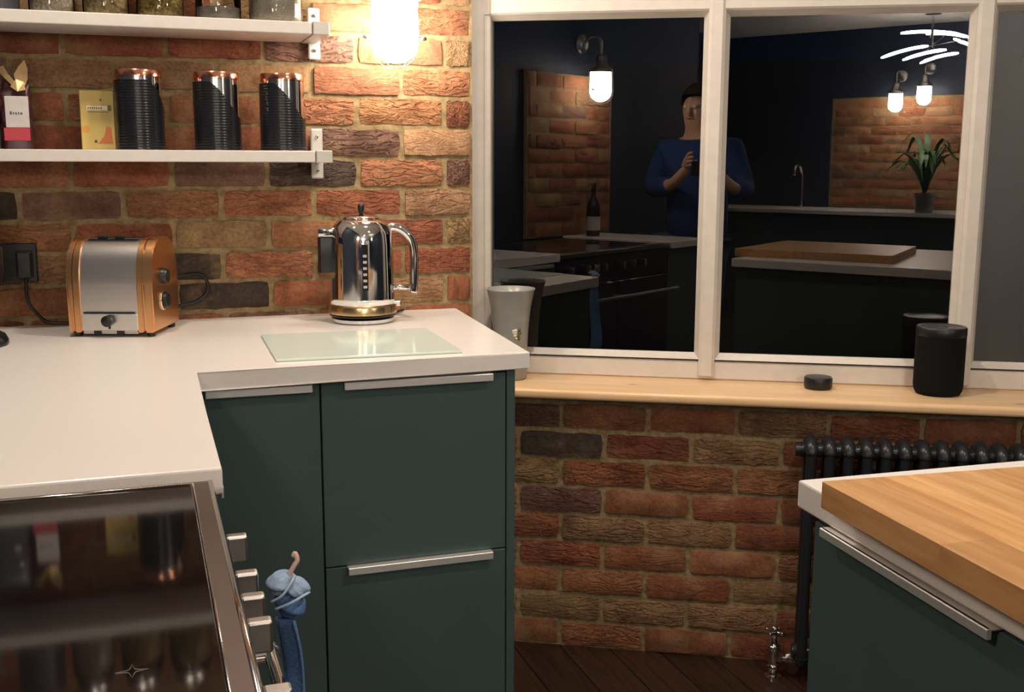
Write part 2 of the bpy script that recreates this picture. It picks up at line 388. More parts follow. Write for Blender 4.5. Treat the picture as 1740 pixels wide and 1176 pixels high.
# ------------------------------------------------------------------ window
def wbar(bm, x0, x1, z0, z1, y0=-.012, y1=.05, bev=.0): box(bm, x0, x1, y0, y1, z0, z1, bev)
ZB0, ZB1, ZT0, ZT1, ZU = .722, .791, 1.656, 1.735, 2.16
MUL = [(.580, .648), (1.221, 1.289), (1.88, 1.95)]
bm = B()
wbar(bm, -.045, .031, ZB0, ZU, bev=.004); wbar(bm, 2.24, 2.32, ZB0, ZU, bev=.004)
wbar(bm, .031, 2.24, ZB0, ZB1-.02, bev=.004); wbar(bm, .031, 2.24, ZU-.07, ZU, bev=.004)
w1 = win_obj(struct('window_1', bm, UPVC, 'white framed bay window with dark night panes', 'window'))
def bead_ring(bm, x0, x1, z0, z1, wd=.014):
    """sloping glazing bead: outer edge proud, inner edge at the glass"""
    o = [(x0,z0),(x1,z0),(x1,z1),(x0,z1)]; i = [(x0+wd,z0+wd),(x1-wd,z0+wd),(x1-wd,z1-wd),(x0+wd,z1-wd)]
    A = [bm.verts.new((x, -.016, z)) for x, z in o]; Bv = [bm.verts.new((x, .012, z)) for x, z in i]
    C = [bm.verts.new((x, .02, z)) for x, z in i]; D = [bm.verts.new((x, .02, z)) for x, z in o]
    for k in range(4):
        n = (k+1) % 4
        for P, Q in ((A, Bv), (Bv, C), (C, D), (D, A)): bm.faces.new((P[k], P[n], Q[n], Q[k]))
bm = B(); wbar(bm, .031, 2.24, ZT0+.012, ZT1, y0=-.02, bev=.005); obj('transom', bm, UPVC, w1)
for a, b in MUL:
    bm = B(); wbar(bm, a+.013, b-.013, ZB0+.005, ZU-.01, y0=-.026, bev=.008); obj('mullion', bm, UPVC, w1)
edges = [.031-.014] + [v for a, b in MUL for v in (a+.014, b-.014)] + [2.24+.014]
for k in range(4):
    xa, xb = edges[2*k], edges[2*k+1]
    for (za, zb, nm) in ((ZB1-.014, ZT0+.014, 'glass_pane'), (ZT1-.014, ZU-.056, 'top_glass_pane')):
        bm = B(); bead_ring(bm, xa-.001, xb+.001, za, zb); obj('glazing_bead', bm, UPVC, w1)
        bm = B(); vs = [bm.verts.new((x, .013, z)) for x, z in ((xa,za),(xb,za),(xb,zb),(xa,zb))]; bm.faces.new(vs)
        p = obj(nm, bm, PANEF if k == 2 else PANE, w1)
# night outside: a dark garden fence a few metres off
bm = B(); box(bm, -3, 6, 4.0, 4.1, 0, 1.9)
gf = obj('garden_fence', bm, mat('dark_fence_wood', (.02,.018,.02), rough=.9)); win_obj(gf); tag(gf, 'dark fence outside beyond the window panes at night', 'fence')
bm = B(); box(bm, -3, 6, .4, 4.5, -.3, -.2); ow = obj('terrace', bm, mat('dark_ground', (.02,.02,.02), rough=.9), kind='structure'); win_obj(ow)

# sill
bm = B(); box(bm, -.05, 2.3, -.220, .045, .697, .722, .009, 4)
sill = win_obj(tag(obj('trim_1', bm, PINE, kind='structure', sm_angle=40), 'varnished pine window sill', 'window sill'))
for sx, ny, a in ((.427, .112, .013), (.42, .006, .008), (1.36, .178, .018)):
    bm = B(); lathe(bm, [(.001,0),(.008,.0004),(.0001,.0006)], n=14); o = obj('wood_knot', bm, KNOT, sill); o.location = (sx, -ny, .7219); o.scale = (a/.008, .32, 1)

# ------------------------------------------------------------------ worktop and cabinets
bm = B(); prism(bm, [(-.335,.006), (-.335,-1.378), (.341,-1.378), (.341,-.716), (.997,-.694), (1.041,.006)], .875, .910, .003, 2)
tag(obj('worktop', bm, WHITE), 'white quartz L-shaped worktop along the brick wall', 'worktop')

def handle(parent, x0, x1, y, z, name='handle'):
    bm = B(); box(bm, x0, x1, y-.020, y+.002, z-.0005, z+.0025, .0008); box(bm, x0, x1, y-.022, y-.018, z-.012, z+.0025, .001)
    return obj(name, bm, ALU, parent)
def handle_x(parent, y0, y1, x, z, s=1, name='handle'):
    bm = B(); box(bm, min(x, x+s*.022), max(x, x+s*.022), y0, y1, z, z+.003, .0008); box(bm, min(x+s*.018, x+s*.023), max(x+s*.018, x+s*.023), y0, y1, z-.013, z+.003, .001)
    return obj(name, bm, ALU, parent)
YF = -.662
dc = thing('drawer_cabinet', 'teal two-drawer cabinet at the right end of the peninsula', 'cabinet', (.7625, -.4, 0))
def P(parent, name, dims, m, bev=.0012, loc=None):
    """part given in world dims under a parent sitting at parent.location"""
    l = parent.location; bm = B(); box(bm, dims[0]-l.x, dims[1]-l.x, dims[2]-l.y, dims[3]-l.y, dims[4]-l.z, dims[5]-l.z, bev)
    return obj(name, bm, m, parent)
P(dc, 'carcass', (.574, .951, YF+.002, -.05, .12, .874), TEAL)
d1 = P(dc, 'drawer', (.5745, .9505, YF-.018, YF, .4945, .868), TEAL); d2 = P(dc, 'drawer', (.5745, .9505, YF-.018, YF, .125, .4915), TEAL)
l = dc.location
for d, z in ((d1, .868), (d2, .4915)):
    bm = B(); box(bm, .617-l.x, .919-l.x, YF-.034-l.y, YF-.01-l.y, z, z+.0022, .0006); box(bm, .617-l.x, .919-l.x, YF-.036-l.y, YF-.032-l.y, z-.013, z+.0022, .001)
    obj('handle', bm, ALU, d)
P(dc, 'end_panel', (.953, .971, YF-.018, -.02, 0, .874), TEAL)
P(dc, 'plinth', (.574, .951, YF+.04, YF+.055, .0, .119), TEAL)
cc = thing('corner_cabinet', 'teal single-door cabinet in the corner beside the cooker run', 'cabinet', (.46, -.4, 0))
P(cc, 'carcass', (.351, .571, YF+.002, -.05, .12, .874), TEAL)
d = P(cc, 'door', (.352, .571, YF-.018, YF, .125, .868), TEAL); l = cc.location
bm = B(); box(bm, .358-l.x, .556-l.x, YF-.034-l.y, YF-.01-l.y, .868, .8702, .0006); box(bm, .358-l.x, .556-l.x, YF-.036-l.y, YF-.032-l.y, .855, .8702, .001); obj('handle', bm, ALU, d)
P(cc, 'plinth', (.352, .571, YF+.04, YF+.055, 0, .119), TEAL)
lc = thing('base_cabinet', 'teal base cabinet under the left worktop next to the cooker', 'cabinet', (0, -1.0, 0))
P(lc, 'carcass', (-.33, .300, -1.372, -.05, .12, .874), TEAL)
d = P(lc, 'door', (.302, .320, -1.370, -.70, .125, .868), TEAL); l = lc.location
bm = B(); box(bm, .318, .345, -1.33-l.y, -.93-l.y, .868, .8702, .0006); box(bm, .341, .345, -1.33-l.y, -.93-l.y, .855, .8702, .001); obj('handle', bm, ALU, d)
P(lc, 'plinth', (.26, .275, -1.37, -.70, 0, .119), TEAL)

# ------------------------------------------------------------------ range cooker
ck = thing('range_cooker', 'black and steel range cooker with a black glass hob', 'cooker', (0, -1.86, 0))
def K(name, dims, m, par=ck, bev=.002):
    bm = B(); box(bm, dims[0], dims[1], dims[2]+1.86, dims[3]+1.86, dims[4], dims[5], bev); return obj(name, bm, m, par)
Y0, Y1 = -2.32, -1.402
K('body', (-.32, .290, Y0+.004, Y1-.004, .10, .884), BLKRIB)
K('hob_glass', (-.30, .302, Y0+.02, Y1-.018, .895, .9035), HOBG, bev=.001)
bm = B()
for dms in ((-.325,.326,Y1-.0175,Y1,.883,.902), (-.325,.326,Y0,Y0+.019,.883,.902), (-.325,-.301,Y0+.019,Y1-.0175,.883,.902), (.3025,.326,Y0+.019,Y1-.0175,.883,.902)):
    box(bm, dms[0], dms[1], dms[2]+1.86, dms[3]+1.86, dms[4], dms[5], .0015)
obj('hob_surround', bm, DBRUSH, ck)
bm = B(); tube(bm, [(.324, Y0+1.86, .8985), (.324, Y1+1.86, .8985)], .0045, 12); tube(bm, [(.3035, Y0+1.88, .9045), (.3035, Y1+1.842, .9045)], .0012, 8); tube(bm, [(-.3, Y1+1.842, .9045), (.3035, Y1+1.842, .9045)], .0012, 8)
obj('trim_strip', bm, STEEL, ck, smooth=True)
K('control_panel', (.290, .318, Y0+.004, Y1-.004, .76, .880), BLKRIB)
K('oven_door', (.290, .325, -1.86+.01, Y1-.006, .16, .755), BLKRIB, bev=.004)
K('oven_door', (.290, .325, Y0+.006, -1.86-.01, .16, .755), BLKRIB, bev=.004)
K('plinth', (-.3, .27, Y0+.02, Y1-.02, 0, .1), BLACK)
for i, y in enumerate((-1.452, -1.578, -1.646, -1.712, -1.86, -1.95, -2.04)):
    bm = B(); lathe(bm, [(.020,0),(.020,.006),(.013,.008),(.013,.02)], (.318, y+1.86, .833), 24, (1,0,0))
    kb = obj('knob', bm, BLACK, ck, sm_angle=40)
    bm = B(); box(bm, .337, .362, y-.008+1.86, y+.008+1.86, .812, .846, .003, 2); obj('knob_grip', bm, BRUSH, kb)
# hob zones and the little printed star
for (x, y, r) in ((.02,-1.66,.09), (.02,-2.05,.11), (-.17,-1.8,.08)):
    bm = B(); tube(bm, [(x+r*math.cos(a*PI/24), y+1.86+r*math.sin(a*PI/24), .9034) for a in range(48)], .0006, 4, True); obj('zone_ring', bm, PRINT, ck)
bm = B(); sp = []
for k in range(16):
    a = k*PI/8; r = .012 if k % 4 == 0 else (.0045 if k % 2 else .0035)
    sp.append((.235+r*math.cos(a), -1.915+1.86+r*math.sin(a), .9036))
tube(bm, sp, .0004, 4, True); obj('printed_star', bm, PRINT, ck)
# towel rail
bm = B(); tube(bm, [(.385, -.455+.01, .69), (.385, .405, .69)], .009, 14)
for y in (.395, .05, -.44): tube(bm, [(.325, y, .69), (.385, y, .69)], .007, 10); 
lathe(bm, [(.001,-.004),(.011,-.003),(.012,0),(.012,.006),(.009,.008)], (.385, .405, .69), 16, (0,1,0))
obj('rail', bm, CHROME, ck, sm_angle=50)

# blue tea towel
BLUE = grain(mat('blue_cotton', (.10,.20,.42), rough=.9, spec=.1), nscale=400, detail=3, stops=[(.3,(.07,.15,.34)),(.7,(.15,.28,.50))], bump=.6, bdist=.001)
PALE = grain(mat('pale_blue_hem', (.36,.48,.62), rough=.9, spec=.1), nscale=400, bump=.4, bdist=.001)
tw = thing('tea_towel', 'crumpled blue tea towel hanging from the cooker rail', 'towel', (.398, -1.55, .70))
def sheet(bm, f, nu, nv, th=.003):
    g = [[Vector(f(i/nu, j/nv)) for j in range(nv+1)] for i in range(nu+1)]
    V = [[bm.verts.new(p) for p in r] for r in g]
    for i in range(nu):
        for j in range(nv): bm.faces.new((V[i][j], V[i+1][j], V[i+1][j+1], V[i][j+1]))
    bmesh.ops.recalc_face_normals(bm, faces=bm.faces)
    bmesh.ops.solidify(bm, geom=list(bm.faces), thickness=th)
def strip(u, v):
    z = -.008-.30*v; x = -.004+.016*v + .0045*math.sin(u*12+v*4) + (.0035*math.sin(v*9)); w = .020+.03*v
    return (x + .006*math.cos(u*6), (u-.5)*w*2 + .006*math.sin(v*7), z+.085)
bm = B(); sheet(bm, strip, 18, 22); obj('hanging_cloth', bm, BLUE, tw, smooth=True)
def lobe(cx, cy, cz, ax, ay, az, tilt, sd):
    r = random.Random(sd); bm = B(); bmesh.ops.create_icosphere(bm, subdivisions=4, radius=1)
    for v in bm.verts:
        p = v.co.copy(); w = 1+.09*math.sin(p.z*4+p.x*3+sd)+.05*math.sin(p.x*6+p.z*7+sd*2)
        q = Vector((p.x*ax*w, p.y*ay*w, p.z*az*w)); q.rotate(Matrix.Rotation(tilt, 3, 'Y')); v.co = q+Vector((cx, cy, cz))
    return bm
PALEB = grain(mat('faded_blue_cotton', (.25,.34,.48), rough=.9, spec=.1), nscale=400, stops=[(.3,(.19,.27,.41)),(.7,(.31,.41,.54))], bump=.6, bdist=.001)
f1 = obj('fold', lobe(-.008,.0,.118,.017,.022,.012,-.55,1), PALEB, tw, smooth=True)
f2 = obj('fold', lobe(.006,-.002,.112,.018,.022,.010,.45,3), PALEB, tw, smooth=True)
f3 = obj('fold', lobe(.002,.002,.092,.017,.022,.019,-.3,2), BLUE, tw, smooth=True)
for f_ in (f1, f2): f_['label'] = 'faded pale blue fold'
bm = B()
tube(bm, smooth_path([(-.022,-.022,.104),(-.010,-.026,.112),(.000,-.024,.124),(.006,-.016,.130)]), .0016, 8)
tube(bm, smooth_path([(-.018,-.024,.096),(-.002,-.027,.102),(.014,-.024,.108),(.022,-.012,.106)]), .0016, 8)
obj('hem', bm, PALE, tw, smooth=True)
bm = B(); tube(bm, smooth_path([(.001,-.006,.128),(.006,-.008,.138),(.010,-.008,.145),(.008,-.006,.152),(.006,-.004,.148)]), [.0028]*24+[.002], 10)
o = obj('hanging_loop', bm, mat('pale_pink_tape', (.60,.42,.34), rough=.8), tw, smooth=True); o['label'] = 'pale pink hanging loop'

# ------------------------------------------------------------------ shelves with brackets
def shelf(z, th, label, bl):
    s = thing('wall_shelf', label, 'shelf', (.16, -.1, z), group=None)
    bm = B(); box(bm, -.5+.0, .650-.16, -.10, .088, -th, 0, .002, 2); obj('board', bm, SHELFW, s)
    b = bo('bracket', (.651-.16, .688-.16, -.106, .094, -th-.001, .001), GREYM, s, .0015)
    p = bo('wall_plate', (.667-.16, .697-.16, .085, .092, -.066, .056), GREYM, b, .004, 2)
    return s
s1 = shelf(1.601, .027, 'upper white wall shelf carrying the glass storage jars', '')
s2 = shelf(1.315, .026, 'lower white wall shelf carrying three black canisters', '')
for s in (s1, s2):
    b = [c for c in s.children if c.name.startswith('bracket')][0]
    for z in (-.045, .036):
        bm = B(); lathe(bm, [(.0045,0),(.004,.002),(.0001,.0028)], (.522, .084, z), 14, (0,-1,0)); o = obj('screw', bm, STEEL, b)

# canisters
def canister(x, rot, label, nx=.0):
    t = thing('storage_canister', label, 'canister', (x, -.115, 1.3155), rot, 'canisters on the lower shelf')
    R, H = .0515, .158
    bm = B(); lathe(bm, [(R-.002,0),(R-.002,H)], n=64); obj('body', bm, STEEL, t, sm_angle=40)
    bm = B(); n, m = 96, 100; rings = []
    for j in range(m+1):
        z = .001 + (H-.004)*j/m; ring = []
        for k in range(n):
            a = 2*PI*k/n; d = (a + PI/2 + PI) % (2*PI) - PI      # 0 towards the front
            s = min(1, max(0, (d+.62)/1.75)); s = s*s*(3-2*s)
            if d > 1.8: s = max(0, 1-(d-1.8)/1.0)
            top = H-.006-.080*s; zz = min(z, top)
            rr = R + .0012 + (.0004*math.sin(j*2*PI/4) if z < top else 0)
            ring.append(bm.verts.new((rr*math.cos(a), rr*math.sin(a), zz)))
        rings.append(ring)
    for a, b in zip(rings, rings[1:]):
        for k in range(n): bm.faces.new((a[k], a[(k+1) % n], b[(k+1) % n], b[k]))
    bmesh.ops.remove_doubles(bm, verts=bm.verts, dist=1e-6)
    obj('ribbed_sleeve', bm, BLKRIB, t, smooth=True)
    bm = B(); lathe(bm, [(R-.003,H),(R-.001,H+.001),(R-.001,H+.0145),(R-.003,H+.017),(.0001,H+.0172)], n=64); o = obj('lid', bm, ROSE, t, sm_angle=40); o['label'] = 'polished copper lid'
canister(.272, .85, 'black ribbed canister with copper lid beside the yellow packet')
canister(.441, .12, 'black ribbed canister with copper lid, middle of the three')
canister(.589, 0., 'black ribbed canister with copper lid at the bracket end, most steel showing')

# yellow packet
YEL = grain(mat('yellow_card', rough=.5), nscale=12, stops=[(.3,(.55,.40,.10)),(.7,(.62,.48,.17))])
yp = thing('yellow_packet', 'yellow card packet standing left of the canisters', 'packet', (.181, -.066, 1.3155), .04)
bm = B(); box(bm, -.036, .036, -.02, .02, 0, .131, .0015); obj('carton', bm, YEL, yp)
def dec(name, dims, col, par, **k): return bo(name, dims, mat(name+'_ink', col, rough=.5), par)
o = dec('label_strip', (-.022, .022, -.0212, -.0195, .088, .097), (.85,.80,.62), yp)
for i in range(7): dec('letter', (-.020+i*.0045, -.017+i*.0045, -.0216, -.0211, .0895, .0945), (.25,.17,.06), o)
dec('text_line', (-.020, .024, -.0208, -.0199, .0825, .0845), (.25,.17,.06), yp)
o = dec('label_end', (.0225, .030, -.0212, -.0195, .086, .099), (.12,.10,.04), yp)
bm = B(); prism(bm, [(-.003,0),(.003,0),(.0,.006)], 0, .001); o = obj('emblem', bm, mat('emblem_ink', (.12,.10,.04)), yp); o.rotation_euler = (PI/2, 0, 0); o.location = (.008, -.0199, .108)
bm = B(); prism(bm, [(-.002,.014),(.030,.014),(.028,.050),(.018,.052),(.012,.03)], 0, .0009); o = obj('printed_fruit', bm, mat('orange_ink', (.58,.17,.06)), yp); o.rotation_euler = (PI/2,0,0); o.location = (0, -.0199, 0)
bm = B(); prism(bm, [(-.030+.008*math.cos(a*PI/6)+.004, .046+.008*math.sin(a*PI/6)) for a in range(12)], 0, .0009); o = obj('printed_fruit', bm, mat('amber_ink', (.62,.30,.05)), yp); o.rotation_euler = (PI/2,0,0); o.location = (0, -.0199, 0)
bm = B(); prism(bm, [(-.0035,0),(.0035,0),(.002,.006),(-.002,.006)], 0, .0009); o = obj('printed_dot', bm, mat('dark_ink', (.08,.04,.02)), yp); o.rotation_euler = (PI/2,0,0); o.location = (-.006, -.0199, .016)

# coffee bag with torn gold top, and the dark bag beside it
def bag(name, label, cat, loc, w, d, h, m, seed, taper=.8, rz=0):
    t = thing(name, label, cat, loc, rz); r = random.Random(seed)
    bm = B(); prof = []; nz, na = 14, 28
    rings = []
    for j in range(nz+1):
        v = j/nz; ring = []
        sx = w/2*(1-.12*v**3); sy = d/2*(1-(1-.12)*max(0, (v-.55)/.45)**1.5)
        for k in range(na):
            a = 2*PI*k/na; c, s = math.cos(a), math.sin(a); e = .35
            x = sx*(abs(c)**e)*(1 if c > 0 else -1); y = sy*(abs(s)**e)*(1 if s > 0 else -1)
            cr_ = .0022*math.sin(7*v*PI+a*3+seed)*min(1, v*3)
            ring.append(bm.verts.new((x+cr_, y+cr_*.8, h*v)))
        rings.append(ring)
    for a, b in zip(rings, rings[1:]):
        for k in range(na): bm.faces.new((a[k], a[(k+1) % na], b[(k+1) % na], b[k]))
    bm.faces.new(rings[0][::-1]); bm.faces.new(rings[-1])
    obj('pouch', bm, m, t, sm_angle=60); return t
PURB = mat('dark_maroon_foil', (.06,.02,.025), rough=.35); REDB = mat('crimson_print', (.42,.03,.05), rough=.45); WLB = grain(mat('white_label', (.52,.48,.46), rough=.6), nscale=40, stops=[(.3,(.48,.44,.42)),(.7,(.56,.52,.50))])
GOLDF = mat('gold_foil', (.80,.55,.28), rough=.35, metal=.6); DGB = mat('dark_grey_foil', (.045,.045,.05), rough=.4)
cb = bag('coffee_bag', 'maroon coffee bag with white label, crimson band and torn gold top', 'bag', (.019, -.105, 1.3155), .060, .06, .150, PURB, 2)
l0 = bo('white_label', (-.021, .026, -.0325, -.0295, .046, .112), WLB, cb, .0005)
bo('crimson_band', (-.026, .026, -.0325, -.0295, .018, .045), REDB, cb, .0005)
for i, (x, w_) in enumerate(((-.012,.004),(-.006,.003),(-.001,.003),(.004,.003),(.009,.004))): bo('letter', (x, x+w_, -.0330, -.0324, .073+.001*(i%2), .078+.002*(i == 0)), mat('label_ink', (.1,.1,.1)), l0)
bm = B()
def petal(bm, pts):
    f = [bm.verts.new(p) for p in pts]; bm.faces.new(f)
for s, pts in enumerate(([(-.036,-.012,.172),(-.020,-.020,.176),(-.012,-.024,.160),(.004,-.028,.140),(-.002,-.026,.132),(-.020,-.022,.152)],
                         [(.004,-.026,.140),(.000,-.02,.158),(.010,-.016,.176),(.022,-.012,.190),(.028,-.02,.172),(.027,-.026,.148),(.022,-.028,.136)],
                         [(-.008,-.028,.132),(.004,-.031,.148),(.020,-.030,.142),(.022,-.028,.126),(.006,-.031,.122)])):
    petal(bm, pts)
bmesh.ops.recalc_face_normals(bm, faces=bm.faces); bmesh.ops.solidify(bm, geom=list(bm.faces), thickness=.0015)
o = obj('torn_top', bm, GOLDF, cb); o['label'] = 'torn gold foil top'
db = bag('dark_bag', 'dark grey foil bag leaning at the left edge of the lower shelf', 'bag', (-.057, -.125, 1.3155), .085, .075, .185, DGB, 5)
for x, z, w_ in ((.020,.098,.010), (.012,.06,.014)): bo('printed_mark', (x, x+w_, -.0405, -.0365, z, z+.010), WLB, db, .0004)

# jars on the upper shelf
def grainy(name, a, b, sc=120): return grain(mat(name, rough=.9), nscale=sc, detail=3, stops=[(.35, a), (.65, b)], bump=1, bdist=.004)
CONT = [grainy('oats', (.34,.26,.20), (.62,.52,.44), 160), grainy('muesli', (.20,.13,.06), (.52,.38,.20), 110), grainy('brown_lentils', (.16,.10,.03), (.48,.34,.12), 170), grainy('grey_salt', (.24,.21,.19), (.36,.32,.29), 60), grainy('pale_rice', (.50,.44,.36), (.60,.54,.46), 220)]
JL = ['glass jar of pale oats, leftmost jar on the upper shelf', 'glass jar of brown muesli between the oats and the lentils', 'glass jar of golden brown lentils, middle jar of the upper shelf', 'nearly clear glass jar with dark grey contents on the upper shelf', 'clear glass jar of pale rice at the bracket end of the upper shelf']
for i, (xa, xb) in enumerate(((.056,.150),(.165,.262),(.276,.378),(.402,.503),(.520,.640))):
    R = (xb-xa)/2; t = thing('storage_jar', JL[i], 'jar', ((xa+xb)/2, -.115, 1.6015), 0, 'glass jars on the upper shelf')
    H = .15
    bm = B(); lathe(bm, [(.0001,.001),(R*.86,.0005),(R*.97,.006),(R,.018),(R,H*.8),(R*.8,H*.93),(R*.8,H)], n=40, cap=False); obj('glass_body', bm, CLEAR, t, smooth=True)
    fill = (.10,.09,.11,.03,.10)[i]
    bm = B(); lathe(bm, [(R*.82,.004),(R*.93,.010),(R*.95,.02),(R*.95,fill),(.0001,fill+.004)], n=40); obj('contents', bm, CONT[i], t, sm_angle=40)
    bm = B(); lathe(bm, [(R*.84,H-.008),(R*.86,H-.007),(R*.86,H+.012),(R*.83,H+.014)], n=40); obj('lid', bm, BRUSH, t, sm_angle=40)
bm = B(); t = thing('dark_tin', 'dark tin at the left edge of the upper shelf', 'tin', (-.01, -.12, 1.6015))
lathe(bm, [(.046,0),(.05,.003),(.05,.12),(.047,.123)], n=40); obj('body', bm, DGB, t, sm_angle=40)
bm = B(); lathe(bm, [(.051,.1235),(.051,.14),(.048,.143)], n=40); obj('lid', bm, DGB, t, sm_angle=40)

# ------------------------------------------------------------------ wall lamps
def wall_lamp(name, label, loc, rz, es, group='industrial wall lamps'):
    """origin at the wall plate foot; local -y points out of the wall"""
    t = thing(name, label, 'wall lamp', loc, rz, group)
    g = glow('lit_glass_jar_'+name, WARM, es)
    oy = -.125
    bm = B(); lathe(bm, [(.05,0),(.05,.006),(.044,.014),(.02,.02)], (0, -.001, .30), 32, (0,-1,0)); obj('wall_plate', bm, BRUSH, t, sm_angle=40)
    bm = B(); tube(bm, smooth_path([(0,-.018,.30),(0,-.05,.33),(0,-.09,.335),(0,oy+.002,.31),(0,oy,.27),(0,oy,.235)]), .008, 12); obj('arm', bm, BRUSH, t, smooth=True)
    bm = B(); lathe(bm, [(.012,.245),(.022,.24),(.030,.225),(.034,.19),(.050,.178),(.062,.170),(.064,.160),(.058,.157)], (0,oy,0), 40); obj('cap', bm, BRUSH, t, sm_angle=50)
    bm = B(); lathe(bm, [(.0535,.162),(.0545,.15),(.0560,.09),(.0575,.065),(.056,.045),(.050,.028),(.038,.014),(.020,.005),(.0001,.002)], (0,oy,0), 40); jar = obj('glass_jar', bm, g, t, smooth=True)
    jar['label'] = 'glowing white glass jar'
    cage = []
    bm = B()
    tube(bm, [(.0665*math.cos(a*PI/20), oy+.0665*math.sin(a*PI/20), .060) for a in range(40)], .0010, 6, True)
    for k in range(4):
        a = PI/4+k*PI/2; c, s = math.cos(a), math.sin(a)
        tube(bm, smooth_path([(.060*c, oy+.060*s, .158),(.064*c, oy+.064*s, .11),(.0668*c, oy+.0668*s, .060),(.058*c, oy+.058*s, .02),(.03*c, oy+.03*s, -.004),(0, oy, -.008)], 4), .0010, 6)
    obj('wire_cage', bm, BRUSH, t, smooth=True)
    for s in (-1, 1):
        bm = B(); lathe(bm, [(.004,0),(.006,.003),(.004,.012),(.001,.014)], (s*.064, oy, .062), 12, (s,0,0)); obj('cage_lug', bm, BRUSH, t, smooth=True)
    # scalloped collar
    bm = B(); n = 60
    lathe(bm, [(.060,.158),(.0635,.156),(.066,.150),(.063,.1505),(.058,.154)], (0,oy,0), n); obj('collar', bm, BRUSH, t, sm_angle=60)
    return t
wall_lamp('wall_lamp', 'glowing caged wall lamp on the brick above the kettle', (.857, 0, 1.520), 0, LAMP_E)
wall_lamp('wall_lamp', 'caged wall lamp on the left wall, reflected in the left pane', (-.312, -2.45, 1.60), PI/2, LAMP2_E)
wall_lamp('wall_lamp', 'caged wall lamp on the far wall, right one of the pair in the reflection', (.03, -6.96, 1.76), PI, LAMPF_E)
wall_lamp('wall_lamp', 'caged wall lamp on the far wall, left one of the pair in the reflection', (-.20, -6.96, 1.71), PI, LAMPF_E)

for i, (x, y) in enumerate(((.10,-.68), (1.45,-2.0), (.75,-4.3), (.98,-.80))):  # unseen spots added to lift the overall brightness
    t = thing('fill_spot', ('added fill spot in the ceiling above the left worktop', 'added fill spot in the ceiling above the island', 'added fill spot in the ceiling behind the camera', 'added fill spot in the ceiling above the kettle')[i], 'ceiling light', (x, y, CZ))
    bm = B(); lathe(bm, [(.045,-.001),(.055,-.004),(.058,0)], n=32, cap=False); obj('rim', bm, CHROME, t, smooth=True)
    bm = B(); lathe(bm, [(.0001,-.0012),((.033,.040,.030,.042)[i],-.001),(.045,-.0005)][:2], n=32, cap=False); obj('lit_face', bm, FILLG, t)
# unseen globe added for fill right of the island, opposite the speaker's shadow
pn = thing('fill_globe', 'added white globe fill light right of the island, beyond the picture', 'lamp', (2.55, -3.7, 1.9))
bm = B(); bmesh.ops.create_uvsphere(bm, u_segments=24, v_segments=16, radius=.07); obj('globe', bm, glow('fill_globe_glow', (1., .86, .72), FILL_GLOBE_E), pn, smooth=True)
bm = B(); tube(bm, [(0,0,.07),(0,0,CZ-1.9)], .004, 8); obj('cord', bm, BLACK, pn)
# ceiling light with curved LED strips
cl = thing('ceiling_light', 'multi-arm ceiling light with curved white strips, reflected in the middle pane', 'ceiling light', (.28, -6.17, 2.16))
bm = B(); tube(bm, [(0,0,0),(0,0,CZ-2.16)], .01, 12); lathe(bm, [(.06,0),(.06,.02),(.02,.03)], (0,0,CZ-2.16-.03), 24); obj('stem', bm, CHROME, cl, sm_angle=40)
GS = glow('lit_white_strip', (1., .93, .84), STRIP_E)
def strip_pts(a, b, sag):
    a, b = Vector(a), Vector(b); return [a.lerp(b, i/8)+Vector((0,0,sag*4*(i/8)*(1-i/8))) for i in range(9)]
def ux(px, py): return ((px-1587)/1852*9*1.0, 0, -(py-78)/1852*9)
for (a, b, sg) in (((1530,53),(1625,62),.015), ((1570,57),(1640,68),.015), ((1612,67),(1648,82),.0), ((1519,94),(1595,82),.012), ((1553,99),(1622,89),.012), ((1580,105),(1640,95),.012)):
    pa, pb = ux(*a), ux(*b)
    pa = (-pa[0], -.12 if a[1] < 80 else .12, pa[2]); pb = (-pb[0], -.05 if a[1] < 80 else .2, pb[2])
    pa = (-pa[0], pa[1], pa[2]); pb = (-pb[0], pb[1], pb[2])
    bm = B(); tube(bm, strip_pts(pa, pb, sg), [.006]+[.011]*7+[.006], 8); o = obj('led_strip', bm, GS, cl, smooth=True)
    bm = B(); mid = (Vector(pa)+Vector(pb))/2; tube(bm, [(0,0,.0), mid+Vector((0,0,.02))], .004, 6); obj('arm', bm, CHROME, cl)

# ------------------------------------------------------------------ kettle
kt = thing('kettle', 'polished steel kettle with loop handle on the worktop under the lamp', 'kettle', (.760, -.160, .9105), 0)
bm = B(); lathe(bm, [(.066,0),(.074,.002),(.075,.010),(.070,.014)], n=56); obj('power_base', bm, STEEL, kt, sm_angle=40)
bm = B(); lathe(bm, [(.060,.014),(.079,.016),(.0795,.019),(.077,.0205)], n=56); obj('base_gasket', bm, BLACK, kt, sm_angle=40)
bm = B(); lathe(bm, [(.078,.0205),(.0812,.022),(.0810,.038),(.0800,.041)], n=56); o = obj('base_band', bm, BRASS, kt, sm_angle=40); o['label'] = 'pale gold band'
bm = B(); lathe(bm, [(.0790,.041),(.0780,.060),(.0770,.12),(.0755,.185),(.0735,.212),(.0680,.229),(.056,.241),(.046,.246)], n=64); obj('body', bm, CHROME, kt, smooth=True)
bm = B(); lathe(bm, [(.045,.2445),(.044,.2485),(.030,.2545),(.012,.257),(.006,.258)], n=48); ld = obj('lid', bm, CHROME, kt, smooth=True)
bm = B(); lathe(bm, [(.0050,.257),(.0045,.262),(.0075,.265),(.0080,.276),(.0060,.281),(.001,.2825)], n=24); obj('lid_knob', bm, BLACK, ld, smooth=True)
